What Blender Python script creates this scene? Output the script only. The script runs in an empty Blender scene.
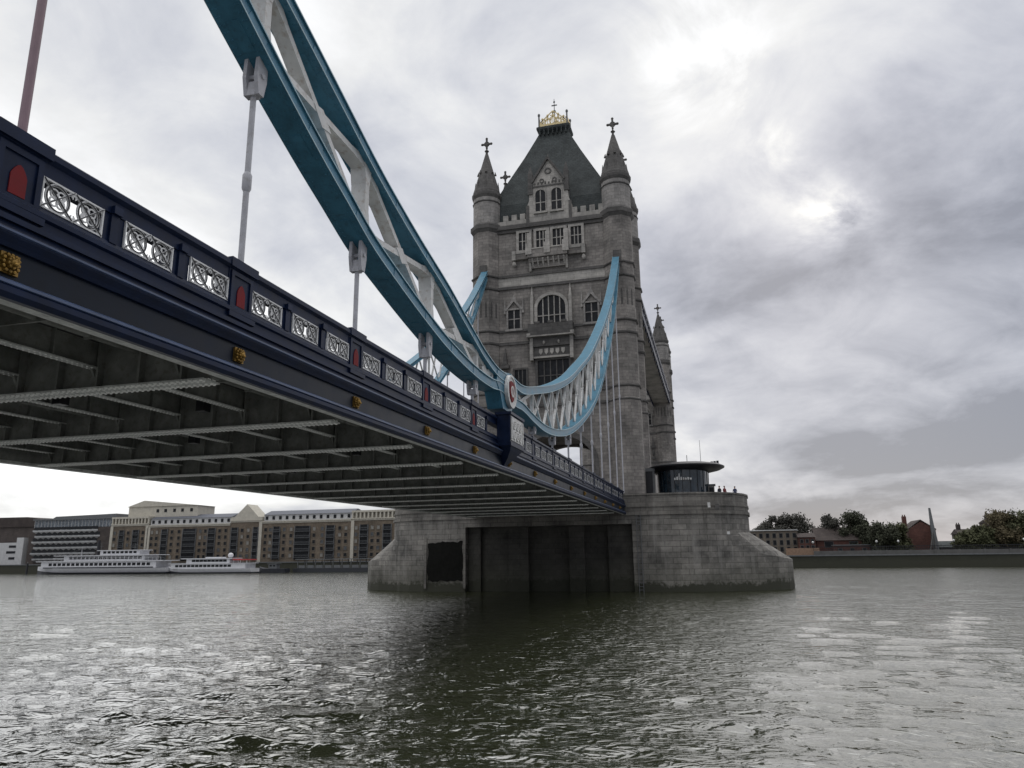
import bpy, math, random
import numpy as np
from mathutils import Vector, Matrix, noise

rng = random.Random(7)
S = bpy.context.scene
COL = S.collection
PI = math.pi

# ------------------------------------------------------------------ camera
cam_d = bpy.data.cameras.new("camera")
cam_d.sensor_width = 36.0
cam_d.lens = 36.0 * 739.63 / 1024
cam_d.clip_end = 9000
cam_d.clip_start = 0.1
cam = bpy.data.objects.new("camera", cam_d)
COL.objects.link(cam)
R3 = [(0.262, -0.21698, -0.94036), (-0.965, -0.07028, -0.25265), (-0.01126, 0.97364, -0.2278)]
M = Matrix(((*R3[0], 0), (*R3[1], 0), (*R3[2], 4.0), (0, 0, 0, 1)))
cam.matrix_world = M
S.camera = cam

# ------------------------------------------------------------------ sky, sun, exposure
SUN = Vector((0.90, -0.12, 0.42)).normalized()
world = bpy.data.worlds.new("World")
S.world = world
world.use_nodes = True
wt = world.node_tree
for n in list(wt.nodes):
    wt.nodes.remove(n)
WN, WLk = wt.nodes, wt.links


def wmath(op, a, b=None):
    n = WN.new("ShaderNodeMath"); n.operation = op
    for i, v in enumerate((a, b)):
        if v is None:
            continue
        if isinstance(v, (int, float)):
            n.inputs[i].default_value = v
        else:
            WLk.new(v, n.inputs[i])
    return n.outputs[0]


def wvec(op, a, b=None):
    n = WN.new("ShaderNodeVectorMath"); n.operation = op
    for i, v in enumerate((a, b)):
        if v is None:
            continue
        if isinstance(v, (tuple, list)):
            n.inputs[i].default_value = v
        else:
            WLk.new(v, n.inputs[i])
    return n


tc = WN.new("ShaderNodeTexCoord")
D0 = tc.outputs["Generated"]
sep = WN.new("ShaderNodeSeparateXYZ"); WLk.new(D0, sep.inputs[0])
zc = wmath("ADD", wmath("MAXIMUM", sep.outputs[2], 0.0), 0.27)
cmb = WN.new("ShaderNodeCombineXYZ")
WLk.new(wmath("DIVIDE", sep.outputs[0], zc), cmb.inputs[0])
WLk.new(wmath("DIVIDE", sep.outputs[1], zc), cmb.inputs[1])
CP = cmb.outputs[0]


def wnoise(vec, scale, detail, rough=0.55, dist=0.0):
    n = WN.new("ShaderNodeTexNoise")
    n.inputs["Scale"].default_value = scale
    n.inputs["Detail"].default_value = detail
    n.inputs["Roughness"].default_value = rough
    n.inputs["Distortion"].default_value = dist
    WLk.new(vec, n.inputs["Vector"])
    return n


n_warp = wnoise(CP, 1.9, 6)
n_big = wnoise(CP, 1.5, 9, 0.55, 0.5)
n_fine = wnoise(CP, 4.6, 9, 0.62, 0.5)
warp = wvec("SCALE", wvec("SUBTRACT", n_warp.outputs["Color"], (0.5, 0.5, 0.5)).outputs[0])
warp.inputs["Scale"].default_value = 0.20
DW = wvec("ADD", D0, warp.outputs[0]).outputs[0]
# brighter and darker parts of the cloud deck, some added out of view for their light: (direction, angular size, gain)
PATCHES = [
    ((0.58, 0.626, 0.52), 0.42, 0.03), ((0.87, 0.36, 0.35), 0.20, 0.13), ((0.67, 0.74, 0.08), 0.24, 0.15),
    ((0.82, 0.565, 0.10), 0.14, 0.14),
    ((0.787, -0.02, 0.616), 0.13, 0.02), ((0.90, -0.12, 0.42), 0.24, 0.06), ((0.715, 0.655, 0.245), 0.10, 0.95), ((0.42, 0.87, 0.26), 0.20, 1.0),  # last two unseen, added to brighten the water at left
    ((-0.25, 0.0, 1.0), 0.42, 1.6), ((0.15, 0.0, 1.0), 0.36, 1.0), ((-0.8, -0.35, 0.3), 0.50, -0.20), ((-0.1, -1.0, 0.2), 0.45, -0.14),  # out of view: brightened overhead, dimmed behind, to shape the light
    ((0.91, -0.33, 0.26), 0.22, -0.15), ((0.98, -0.17, 0.12), 0.17, -0.09), ((0.97, -0.22, 0.04), 0.10, -0.03),
    ((0.83, -0.38, 0.43), 0.17, -0.12), ((0.99, 0.012, 0.15), 0.04, 0.16), ((0.983, 0.06, 0.185), 0.05, 0.12),
    ((0.955, 0.0, 0.29), 0.09, -0.10), ((0.892, 0.05, 0.45), 0.07, -0.07), ((0.78, 0.156, 0.607), 0.13, -0.05),
]
acc = None
for d, s, g in PATCHES:
    dv = Vector(d).normalized()
    df = wvec("SUBTRACT", DW, tuple(dv))
    l2 = wvec("DOT_PRODUCT", df.outputs[0], df.outputs[0]).outputs["Value"]
    e = wmath("MULTIPLY", wmath("EXPONENT", wmath("MULTIPLY", l2, -0.5 / (s * s))), g)
    acc = e if acc is None else wmath("ADD", acc, e)
# ragged gaps round the hidden sun
GAPS = [((0.910, -0.150, 0.388), 0.028, 0.75), ((0.875, -0.108, 0.472), 0.022, 0.30), ((0.8166, -0.0723, 0.5727), 0.024, 0.28), ((0.845, -0.085, 0.53), 0.020, 0.34), ((0.787, -0.02, 0.616), 0.040, 0.22), ((0.898, -0.10, 0.43), 0.035, 0.2), ((0.83, 0.005, 0.557), 0.026, 0.3)]
gap = None
for d, s, g in GAPS:
    df = wvec("SUBTRACT", DW, tuple(Vector(d).normalized()))
    l2 = wvec("DOT_PRODUCT", df.outputs[0], df.outputs[0]).outputs["Value"]
    e = wmath("MULTIPLY", wmath("EXPONENT", wmath("MULTIPLY", l2, -0.5 / (s * s))), g)
    gap = e if gap is None else wmath("ADD", gap, e)
tear = wmath("MINIMUM", wmath("MAXIMUM", wmath("MULTIPLY", wmath("SUBTRACT", n_fine.outputs["Fac"], 0.40), 4.5), 0.0), 1.0)
acc = wmath("ADD", acc, wmath("MULTIPLY", gap, wmath("ADD", wmath("MULTIPLY", tear, 0.8), 0.12)))
b = wmath("ADD", acc, 0.54)
smz = WN.new("ShaderNodeMapRange"); smz.interpolation_type = "SMOOTHSTEP"      # defined cloud masses
smz.inputs["From Min"].default_value = 0.36; smz.inputs["From Max"].default_value = 0.64
WLk.new(n_big.outputs["Fac"], smz.inputs["Value"])
b = wmath("ADD", b, wmath("MULTIPLY", wmath("SUBTRACT", n_big.outputs["Fac"], 0.5), 0.40))
b = wmath("ADD", b, wmath("MULTIPLY", wmath("SUBTRACT", smz.outputs[0], 0.5), 0.17))
b = wmath("ADD", b, wmath("MULTIPLY", wmath("SUBTRACT", n_fine.outputs["Fac"], 0.5), 0.42))
b = wmath("MINIMUM", wmath("MAXIMUM", b, 0.30), 3.2)
tint = WN.new("ShaderNodeValToRGB")
cr = tint.color_ramp
cr.elements[0].position = 0.30; cr.elements[0].color = (0.85, 0.92, 1.12, 1)
cr.elements[1].position = 0.85; cr.elements[1].color = (0.99, 0.995, 1.0, 1)
m_ = cr.elements.new(0.55); m_.color = (0.92, 0.955, 1.075, 1)
WLk.new(b, tint.inputs[0])
hz = wmath("EXPONENT", wmath("MULTIPLY", wmath("MAXIMUM", sep.outputs[2], 0.0), -9.0))
wm = WN.new("ShaderNodeMix"); wm.data_type = "RGBA"
WLk.new(wmath("MULTIPLY", hz, 0.20), wm.inputs["Factor"])
WLk.new(tint.outputs[0], wm.inputs["A"]); wm.inputs["B"].default_value = (1.03, 1.0, 0.93, 1)
cl = wvec("SCALE", wm.outputs["Result"])
WLk.new(wmath("MULTIPLY", b, 9.6), cl.inputs["Scale"])
sky = WN.new("ShaderNodeTexSky")
sky.sky_type = "NISHITA"
sky.sun_disc = False
sky.sun_elevation = math.asin(SUN.z)
sky.sun_rotation = math.atan2(SUN.x, SUN.y)
mix = WN.new("ShaderNodeMix"); mix.data_type = "RGBA"
mix.inputs["Factor"].default_value = 0.95
WLk.new(sky.outputs[0], mix.inputs["A"])
WLk.new(cl.outputs[0], mix.inputs["B"])
bg = WN.new("ShaderNodeBackground")
bg.inputs["Strength"].default_value = 0.1
WLk.new(mix.outputs["Result"], bg.inputs["Color"])
wo = WN.new("ShaderNodeOutputWorld")
WLk.new(bg.outputs[0], wo.inputs["Surface"])

sun_d = bpy.data.lights.new("sun", "SUN")
sun_d.energy = 0.5
sun_d.angle = math.radians(90)
sun_d.color = (1.0, 0.95, 0.87)
sun = bpy.data.objects.new("sun", sun_d)
sun.rotation_euler = SUN.to_track_quat("Z", "Y").to_euler()
sun.location = (0, 0, 200)
COL.objects.link(sun)

S.view_settings.view_transform = "Standard"
S.view_settings.look = "None"
S.view_settings.exposure = 0.12
S.view_settings.gamma = 1.0
S.view_settings.use_curve_mapping = False


# ------------------------------------------------------------------ materials
class NT:
    def __init__(self, name):
        self.m = bpy.data.materials.new(name)
        self.m.use_nodes = True
        self.t = self.m.node_tree
        self.p = self.t.nodes["Principled BSDF"]

    def n(self, kind, **kw):
        n = self.t.nodes.new(kind)
        for k, v in kw.items():
            setattr(n, k, v)
        return n

    def l(self, a, b):
        self.t.links.new(a, b)

    def math(self, op, a, b=None):
        n = self.n("ShaderNodeMath", operation=op)
        for i, v in enumerate((a, b)):
            if v is None:
                continue
            if isinstance(v, (int, float)):
                n.inputs[i].default_value = v
            else:
                self.l(v, n.inputs[i])
        return n.outputs[0]

    def noise(self, scale, detail=4, rough=0.55, vec=None, dist=0.0):
        n = self.n("ShaderNodeTexNoise")
        n.inputs["Scale"].default_value = scale
        n.inputs["Detail"].default_value = detail
        n.inputs["Roughness"].default_value = rough
        n.inputs["Distortion"].default_value = dist
        if vec is not None:
            self.l(vec, n.inputs["Vector"])
        return n.outputs["Fac"]

    def ramp(self, fac, stops):
        n = self.n("ShaderNodeValToRGB")
        e = n.color_ramp.elements
        while len(e) < len(stops):
            e.new(0.5)
        for i, (p, c) in enumerate(stops):
            e[i].position = p
            e[i].color = (*c, 1)
        self.l(fac, n.inputs[0])
        return n.outputs[0]

    def mix(self, fac, a, b, mode="MIX"):
        n = self.n("ShaderNodeMix", data_type="RGBA", blend_type=mode)
        for k, v in (("Factor", fac), ("A", a), ("B", b)):
            if isinstance(v, (int, float)):
                n.inputs[k].default_value = v
            elif isinstance(v, (tuple, list)):
                n.inputs[k].default_value = (*v, 1)
            else:
                self.l(v, n.inputs[k])
        return n.outputs["Result"]

    def pos(self):
        return self.n("ShaderNodeNewGeometry").outputs["Position"]

    def base(self, c):
        if isinstance(c, (tuple, list)):
            self.p.inputs["Base Color"].default_value = (*c, 1)
        else:
            self.l(c, self.p.inputs["Base Color"])

    def bump(self, h, strength=0.4, dist=0.05):
        n = self.n("ShaderNodeBump")
        n.inputs["Strength"].default_value = strength
        n.inputs["Distance"].default_value = dist
        self.l(h, n.inputs["Height"])
        self.l(n.outputs[0], self.p.inputs["Normal"])

    def set(self, rough=0.6, metal=0.0, spec=0.5):
        self.p.inputs["Roughness"].default_value = rough
        self.p.inputs["Metallic"].default_value = metal
        self.p.inputs["Specular IOR Level"].default_value = spec


def wall_uv(k):
    """horizontal distance along any upright face, and height"""
    g = k.n("ShaderNodeNewGeometry")
    p = k.n("ShaderNodeSeparateXYZ"); k.l(g.outputs["Position"], p.inputs[0])
    q = k.n("ShaderNodeSeparateXYZ"); k.l(g.outputs["True Normal"], q.inputs[0])
    u = k.math("SUBTRACT", k.math("MULTIPLY", p.outputs[1], q.outputs[0]), k.math("MULTIPLY", p.outputs[0], q.outputs[1]))
    c = k.n("ShaderNodeCombineXYZ")
    k.l(u, c.inputs[0]); k.l(p.outputs[2], c.inputs[1])
    return c.outputs[0]


def mat_stone(name, c1, c2, mortar, bw=0.9, bh=0.38, stain=0.5, rough=0.85, streaks=False, tide=None, msize=0.02):
    k = NT(name)
    uv = wall_uv(k)
    br = k.n("ShaderNodeTexBrick")
    br.inputs["Scale"].default_value = 1.0
    br.inputs["Brick Width"].default_value = bw
    br.inputs["Row Height"].default_value = bh
    br.inputs["Mortar Size"].default_value = msize
    br.inputs["Mortar Smooth"].default_value = 0.3
    br.inputs["Bias"].default_value = -0.1
    br.inputs["Color1"].default_value = (*c1, 1)
    br.inputs["Color2"].default_value = (*c2, 1)
    br.inputs["Mortar"].default_value = (*mortar, 1)
    k.l(uv, br.inputs["Vector"])
    col = br.outputs["Color"]
    pos = k.pos()
    n1 = k.noise(0.35, 6, 0.65, pos)
    n2 = k.noise(2.6, 5, 0.6, pos)
    col = k.mix(stain, col, k.ramp(n1, [(0.3, (0.35, 0.35, 0.35)), (0.7, (1.25, 1.22, 1.18))]), "MULTIPLY")
    col = k.mix(0.5, col, k.ramp(n2, [(0.25, (0.6, 0.6, 0.6)), (0.75, (1.25, 1.25, 1.25))]), "MULTIPLY")
    if streaks:      # run-off stains, strength = streaks
        mp = k.n("ShaderNodeMapping"); mp.inputs["Scale"].default_value = (0.9, 0.07, 1)
        k.l(uv, mp.inputs["Vector"])
        st = k.noise(1.0, 6, 0.7, mp.outputs[0], 0.3)
        col = k.mix(k.ramp(st, [(0.53, (0, 0, 0)), (0.72, (0.6 * streaks,) * 3)]), col, (0.30, 0.29, 0.27))
        col = k.mix(k.ramp(st, [(0.22, (0.75 * streaks,) * 3), (0.44, (0, 0, 0))]), col, (0.035, 0.034, 0.03))
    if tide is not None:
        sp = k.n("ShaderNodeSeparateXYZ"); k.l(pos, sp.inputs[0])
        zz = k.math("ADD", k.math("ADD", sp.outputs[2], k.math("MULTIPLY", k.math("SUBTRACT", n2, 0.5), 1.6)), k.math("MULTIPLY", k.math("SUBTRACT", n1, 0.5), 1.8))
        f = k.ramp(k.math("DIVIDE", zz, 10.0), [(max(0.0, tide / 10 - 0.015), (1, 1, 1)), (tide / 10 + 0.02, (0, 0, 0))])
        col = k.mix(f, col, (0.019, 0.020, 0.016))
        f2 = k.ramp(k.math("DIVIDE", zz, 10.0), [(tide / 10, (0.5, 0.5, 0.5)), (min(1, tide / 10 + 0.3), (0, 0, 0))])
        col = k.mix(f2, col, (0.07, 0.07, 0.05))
    k.base(col)
    k.set(rough, 0, 0.3)
    k.bump(k.math("ADD", br.outputs["Fac"], k.math("MULTIPLY", n2, -0.8)), 0.5, -0.03)
    return k.m


def mat_paint(name, c, rough=0.4, var=0.25, spec=0.5, metal=0.0, grime=None, scale=2.0):
    k = NT(name)
    p = k.pos()
    n1 = k.noise(scale, 6, 0.6, p)
    lo = tuple(x * (1 - var) for x in c); hi = tuple(min(1, x * (1 + var)) for x in c)
    col = k.ramp(n1, [(0.3, lo), (0.7, hi)])
    if grime:
        n3 = k.noise(scale * 3.3, 8, 0.7, p)
        col = k.mix(k.ramp(n3, [(0.52, (0, 0, 0)), (0.72, (0.75, 0.75, 0.75))]), col, grime)
    k.base(col)
    k.set(rough, metal, spec)
    k.l(k.math("ADD", k.math("MULTIPLY", n1, 0.25), rough - 0.12), k.p.inputs["Roughness"])
    return k.m


MT = {}
MT["granite"] = mat_stone("tower_granite", (0.30, 0.281, 0.266), (0.215, 0.201, 0.191), (0.14, 0.132, 0.128), 1.0, 0.42, 0.8, streaks=0.55)
MT["trim"] = mat_stone("portland_trim", (0.46, 0.44, 0.415), (0.37, 0.355, 0.335), (0.26, 0.25, 0.235), 1.3, 0.6, 0.7, streaks=0.5)
MT["palegranite"] = mat_stone("pale_granite", (0.35, 0.335, 0.325), (0.28, 0.27, 0.262), (0.18, 0.17, 0.16), 1.0, 0.5, 0.7)
MT["soot_shade"] = mat_stone("soot_shade_trim", (0.13, 0.125, 0.122), (0.10, 0.096, 0.094), (0.07, 0.067, 0.063), 1.4, 0.5, 0.6)  # dark stone: soot, with the shade of the mouldings put into the colour
MT["pier"] = mat_stone("pier_granite", (0.26, 0.25, 0.235), (0.17, 0.164, 0.156), (0.10, 0.095, 0.09), 1.7, 0.62, 1.0, streaks=True, tide=0.95, msize=0.03)
MT["pier_top"] = mat_stone("pier_parapet_granite", (0.21, 0.20, 0.185), (0.16, 0.152, 0.142), (0.09, 0.085, 0.08), 1.5, 0.5, 0.8, streaks=True)
MT["pier_shade"] = mat_stone("pier_shaded_granite", (0.085, 0.082, 0.076), (0.068, 0.065, 0.06), (0.05, 0.048, 0.045), 1.7, 0.62, 0.8, streaks=False, tide=1.4)  # pier granite darkened: shade under the deck is put into the colour
MT["slate"] = mat_stone("roof_slate", (0.062, 0.073, 0.075), (0.043, 0.051, 0.053), (0.03, 0.036, 0.038), 0.5, 0.3, 0.8, rough=0.75)
MT["blue"] = mat_paint("sky_blue_paint", (0.050, 0.172, 0.258), 0.42, 0.24, 0.40, grime=(0.035, 0.09, 0.12))
MT["blue_lip"] = mat_paint("pale_blue_trim_paint", (0.30, 0.44, 0.50), 0.45, 0.15)
MT["white"] = mat_paint("white_paint", (0.57, 0.57, 0.56), 0.5, 0.16, grime=(0.27, 0.19, 0.13), scale=1.4)
MT["hanger"] = mat_paint("hanger_white_paint", (0.42, 0.42, 0.45), 0.5, 0.15, grime=(0.24, 0.22, 0.20))
MT["navy"] = mat_paint("navy_paint", (0.006, 0.013, 0.038), 0.42, 0.35, 0.16)
MT["navy_lip"] = mat_paint("navy_edge_paint", (0.045, 0.07, 0.14), 0.35, 0.25)
MT["charcoal"] = mat_paint("charcoal_paint", (0.006, 0.011, 0.022), 0.38, 0.3, 0.16)
MT["red"] = mat_paint("red_paint", (0.15, 0.006, 0.009), 0.65, 0.2, 0.25)
MT["cream_tracery"] = mat_paint("tracery_paint", (0.66, 0.66, 0.66), 0.5, 0.12)
MT["black"] = mat_paint("black_paint", (0.012, 0.012, 0.015), 0.4, 0.2)
MT["gold"] = mat_paint("gilding", (0.27, 0.16, 0.035), 0.45, 0.5, 0.5, metal=0.6, scale=9, grime=(0.06, 0.035, 0.012))
MT["gold_crown"] = mat_paint("crown_gilding", (0.62, 0.50, 0.27), 0.5, 0.25, 0.5, metal=0.3, scale=6)
MT["iron"] = mat_paint("girder_paint", (0.21, 0.215, 0.20), 0.6, 0.3, 0.3, grime=(0.12, 0.10, 0.08))
MT["iron_flange"] = mat_paint("girder_flange_lit", (0.58, 0.59, 0.57), 0.5, 0.3, 0.4, grime=(0.25, 0.23, 0.2), scale=4)  # girder paint lightened: light thrown up by the water is in the colour
MT["rivet"] = mat_paint("rivet_head_glint", (0.85, 0.85, 0.82), 0.35, 0.1)  # bright rivets: the light they catch is put into the colour
MT["asphalt"] = mat_paint("asphalt", (0.05, 0.05, 0.05), 0.9, 0.2)
MT["void"] = mat_paint("unlit_opening", (0.014, 0.014, 0.013), 1.0, 0.2, 0.0)
MT["lead"] = mat_paint("lead_grey", (0.12, 0.125, 0.13), 0.6, 0.2)


def mat_glass(name, c, rough=0.08, spec=0.6):
    k = NT(name)
    n1 = k.noise(1.7, 3, 0.5, k.pos())
    k.base(k.ramp(n1, [(0.35, tuple(x * 0.6 for x in c)), (0.65, tuple(x * 1.5 for x in c))]))
    k.set(rough, 0, spec)
    return k.m


MT["glass"] = mat_glass("old_window_glass", (0.012, 0.013, 0.015), 0.3, 0.2)
MT["pav_glass"] = mat_glass("pavilion_glass", (0.015, 0.025, 0.035), 0.06, 0.7)


# ------------------------------------------------------------------ mesh helpers
WL = {}


class MB:
    def __init__(self):
        self.v, self.f = [], []

    def add(self, vs, fs):
        o = len(self.v)
        self.v.extend(tuple(p) for p in vs)
        self.f.extend([tuple(i + o for i in f) for f in fs])
        return self

    def box(self, x0, x1, y0, y1, z0, z1):
        vs = [(x, y, z) for x in (x0, x1) for y in (y0, y1) for z in (z0, z1)]
        return self.add(vs, [(0, 1, 3, 2), (4, 6, 7, 5), (0, 4, 5, 1), (2, 3, 7, 6), (0, 2, 6, 4), (1, 5, 7, 3)])

    def beam(self, p, q, w, h, up=(0, 0, 1), w2=None, h2=None):
        p, q = Vector(p), Vector(q)
        a = (q - p).normalized()
        u = Vector(up)
        s = a.cross(u)
        if s.length < 1e-4:
            s = a.cross(Vector((0, 1, 0)))
        s.normalize()
        t = s.cross(a)
        vs = []
        for c, ww, hh in ((p, w, h), (q, w2 or w, h2 or h)):
            for i, j in ((-1, -1), (1, -1), (1, 1), (-1, 1)):
                vs.append(c + s * (i * ww / 2) + t * (j * hh / 2))
        return self.add(vs, [(0, 3, 2, 1), (4, 5, 6, 7), (0, 1, 5, 4), (1, 2, 6, 5), (2, 3, 7, 6), (3, 0, 4, 7)])

    def prism(self, pts, m, c0, c1):
        n = len(pts)
        vs = [m(a, b, c0) for a, b in pts] + [m(a, b, c1) for a, b in pts]
        fs = [tuple(range(n)), tuple(range(2 * n - 1, n - 1, -1))]
        fs += [(i, i + n, (i + 1) % n + n, (i + 1) % n) for i in range(n)]
        return self.add(vs, fs)

    def ring(self, outer, inner, m, c0, c1, closed=True):
        n = len(outer)
        vs = [m(a, b, c) for c in (c0, c1) for L in (outer, inner) for a, b in L]
        fs = []
        for i in range(n if closed else n - 1):
            j = (i + 1) % n
            fs += [(i, j, j + n, i + n), (i + 2 * n, i + 3 * n, j + 3 * n, j + 2 * n), (i, i + 2 * n, j + 2 * n, j), (i + n, j + n, j + 3 * n, i + 3 * n)]
        if not closed:
            for i in (0, n - 1):
                fs.append((i, i + n, i + 3 * n, i + 2 * n))
        return self.add(vs, fs)

    def rod(self, p, q, r0, r1=None, n=10):
        p, q = Vector(p), Vector(q)
        r1 = r0 if r1 is None else r1
        a = (q - p).normalized()
        s = a.orthogonal().normalized()
        t = a.cross(s)
        vs = [c + (s * math.cos(2 * PI * i / n) + t * math.sin(2 * PI * i / n)) * r for c, r in ((p, r0), (q, r1)) for i in range(n)]
        return self.add(vs, [tuple(range(n - 1, -1, -1)), tuple(range(n, 2 * n))] + [(i, (i + 1) % n, (i + 1) % n + n, i + n) for i in range(n)])

    def lathe(self, cx, cy, prof, n=16, ph=0.0, sx=1.0, sy=1.0):
        vs = [(cx + r * sx * math.cos(ph + 2 * PI * i / n), cy + r * sy * math.sin(ph + 2 * PI * i / n), z) for r, z in prof for i in range(n)]
        fs = [tuple(range(n - 1, -1, -1)), tuple(range((len(prof) - 1) * n, len(prof) * n))]
        for k in range(len(prof) - 1):
            fs += [(k * n + i, k * n + (i + 1) % n, (k + 1) * n + (i + 1) % n, (k + 1) * n + i) for i in range(n)]
        return self.add(vs, fs)

    def ball(self, c, rx, ry, rz, nu=10, nv=6):
        vs = [(c[0], c[1], c[2] - rz)]
        for j in range(1, nv):
            t = -PI / 2 + PI * j / nv
            vs += [(c[0] + rx * math.cos(t) * math.cos(2 * PI * i / nu), c[1] + ry * math.cos(t) * math.sin(2 * PI * i / nu), c[2] + rz * math.sin(t)) for i in range(nu)]
        vs.append((c[0], c[1], c[2] + rz))
        fs = [(0, 1 + (i + 1) % nu, 1 + i) for i in range(nu)]
        for j in range(nv - 2):
            o = 1 + j * nu
            fs += [(o + i, o + (i + 1) % nu, o + nu + (i + 1) % nu, o + nu + i) for i in range(nu)]
        o = 1 + (nv - 2) * nu
        fs += [(o + i, o + (i + 1) % nu, len(vs) - 1) for i in range(nu)]
        return self.add(vs, fs)

    def loft(self, secs, closed=True, cap=True):
        n = len(secs[0])
        vs = [p for s in secs for p in s]
        fs = []
        for k in range(len(secs) - 1):
            for i in range(n if closed else n - 1):
                j = (i + 1) % n
                fs.append((k * n + i, k * n + j, (k + 1) * n + j, (k + 1) * n + i))
        if cap:
            fs += [tuple(range(n - 1, -1, -1)), tuple(range((len(secs) - 1) * n, len(secs) * n))]
        return self.add(vs, fs)

    def sloped(self, fn):
        self.v = [(x, y, z + fn(x)) for x, y, z in self.v]
        return self

    def data(self, name, mat, org=(0, 0, 0), smooth=False):
        me = bpy.data.meshes.new(name)
        me.from_pydata([(x - org[0], y - org[1], z - org[2]) for x, y, z in self.v], [], self.f)
        me.materials.append(mat)
        bm = __import__("bmesh").new()
        bm.from_mesh(me)
        __import__("bmesh").ops.recalc_face_normals(bm, faces=bm.faces)
        bm.to_mesh(me); bm.free()
        if smooth:
            me.polygons.foreach_set("use_smooth", [True] * len(me.polygons))
            me.set_sharp_from_angle(angle=math.radians(40))
        me.update()
        return me

    def build(self, name, mat, parent=None, smooth=False, org=None):
        """one mesh object in world coordinates (origin = its thing's origin, or org)"""
        o_ = Vector(org) if org is not None else (WL[parent] if parent is not None else Vector((0, 0, 0)))
        me = self.data(name, MT[mat] if isinstance(mat, str) else mat, o_, smooth)
        return inst(name, me, parent, o_)


def inst(name, me, parent, at):
    o = bpy.data.objects.new(name, me)
    COL.objects.link(o)
    at = Vector(at)
    WL[o] = at.copy()
    if parent is not None:
        o.parent = parent
        o.location = at - WL[parent]
    else:
        o.location = at
    return o


def tag(o, label=None, cat=None, group=None, kind=None):
    for k, v in (("label", label), ("category", cat), ("group", group), ("kind", kind)):
        if v:
            o[k] = v
    return o


def thing(name, label, cat, at, group=None):
    o = bpy.data.objects.new(name, None)
    o.empty_display_size = 1
    COL.objects.link(o)
    o.location = at
    WL[o] = Vector(at)
    return tag(o, label, cat, group)


def copy_tree(o, parent=None, delta=(0, 0, 0)):
    c = o.copy()
    COL.objects.link(c)
    c.parent = parent
    if parent is None:
        c.location = o.location + Vector(delta)
    WL[c] = WL[o] + Vector(delta)
    for ch in list(o.children):
        copy_tree(ch, c, delta)
    return c


def mX(a, b, c):      # facade polygon: a along Y, b up, c along X
    return (c, a, b)


def mY(a, b, c):      # polygon in the XZ plane, c along Y
    return (a, c, b)


def mZ(a, b, c):      # plan polygon, c up
    return (a, b, c)


def arch_pts(a0, a1, z0, zs, zt, n=10, pointed=False):
    """outline of an opening with an arched top, from bottom a0 round to bottom a1"""
    pts = [(a0, z0)]
    cm, h = (a0 + a1) / 2, (a1 - a0) / 2
    for i in range(n + 1):
        t = PI * i / n
        x = -math.cos(t)
        y = math.sin(t)
        if pointed:
            y = (1 - abs(x) ** 1.6) ** 0.85
        pts.append((cm + h * x, zs + (zt - zs) * y))
    pts.append((a1, z0))
    return pts


def spline(pts):
    xs = np.array([p[0] for p in pts]); zs = np.array([p[1] for p in pts])
    d = np.diff(zs) / np.diff(xs)
    m = np.empty_like(zs)
    m[1:-1] = (d[:-1] + d[1:]) / 2
    m[0], m[-1] = d[0], d[-1]

    def f(x):
        i = min(max(int(np.searchsorted(xs, x)) - 1, 0), len(xs) - 2)
        h = xs[i + 1] - xs[i]
        t = (x - xs[i]) / h
        return float((2 * t**3 - 3 * t**2 + 1) * zs[i] + (t**3 - 2 * t**2 + t) * h * m[i] + (-2 * t**3 + 3 * t**2) * zs[i + 1] + (t**3 - t**2) * h * m[i + 1])
    return f


YW, Y0, YE = 10.2, 19.2, 28.2          # west parapet, centre line, east parapet
YS = {1: YW, -1: YE}                   # side sign: outward = -sign
XK = [8.14 + 5.72 * k for k in range(-2, 15)]
slope = lambda x: 0.01 * (x - 8.3)

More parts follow.
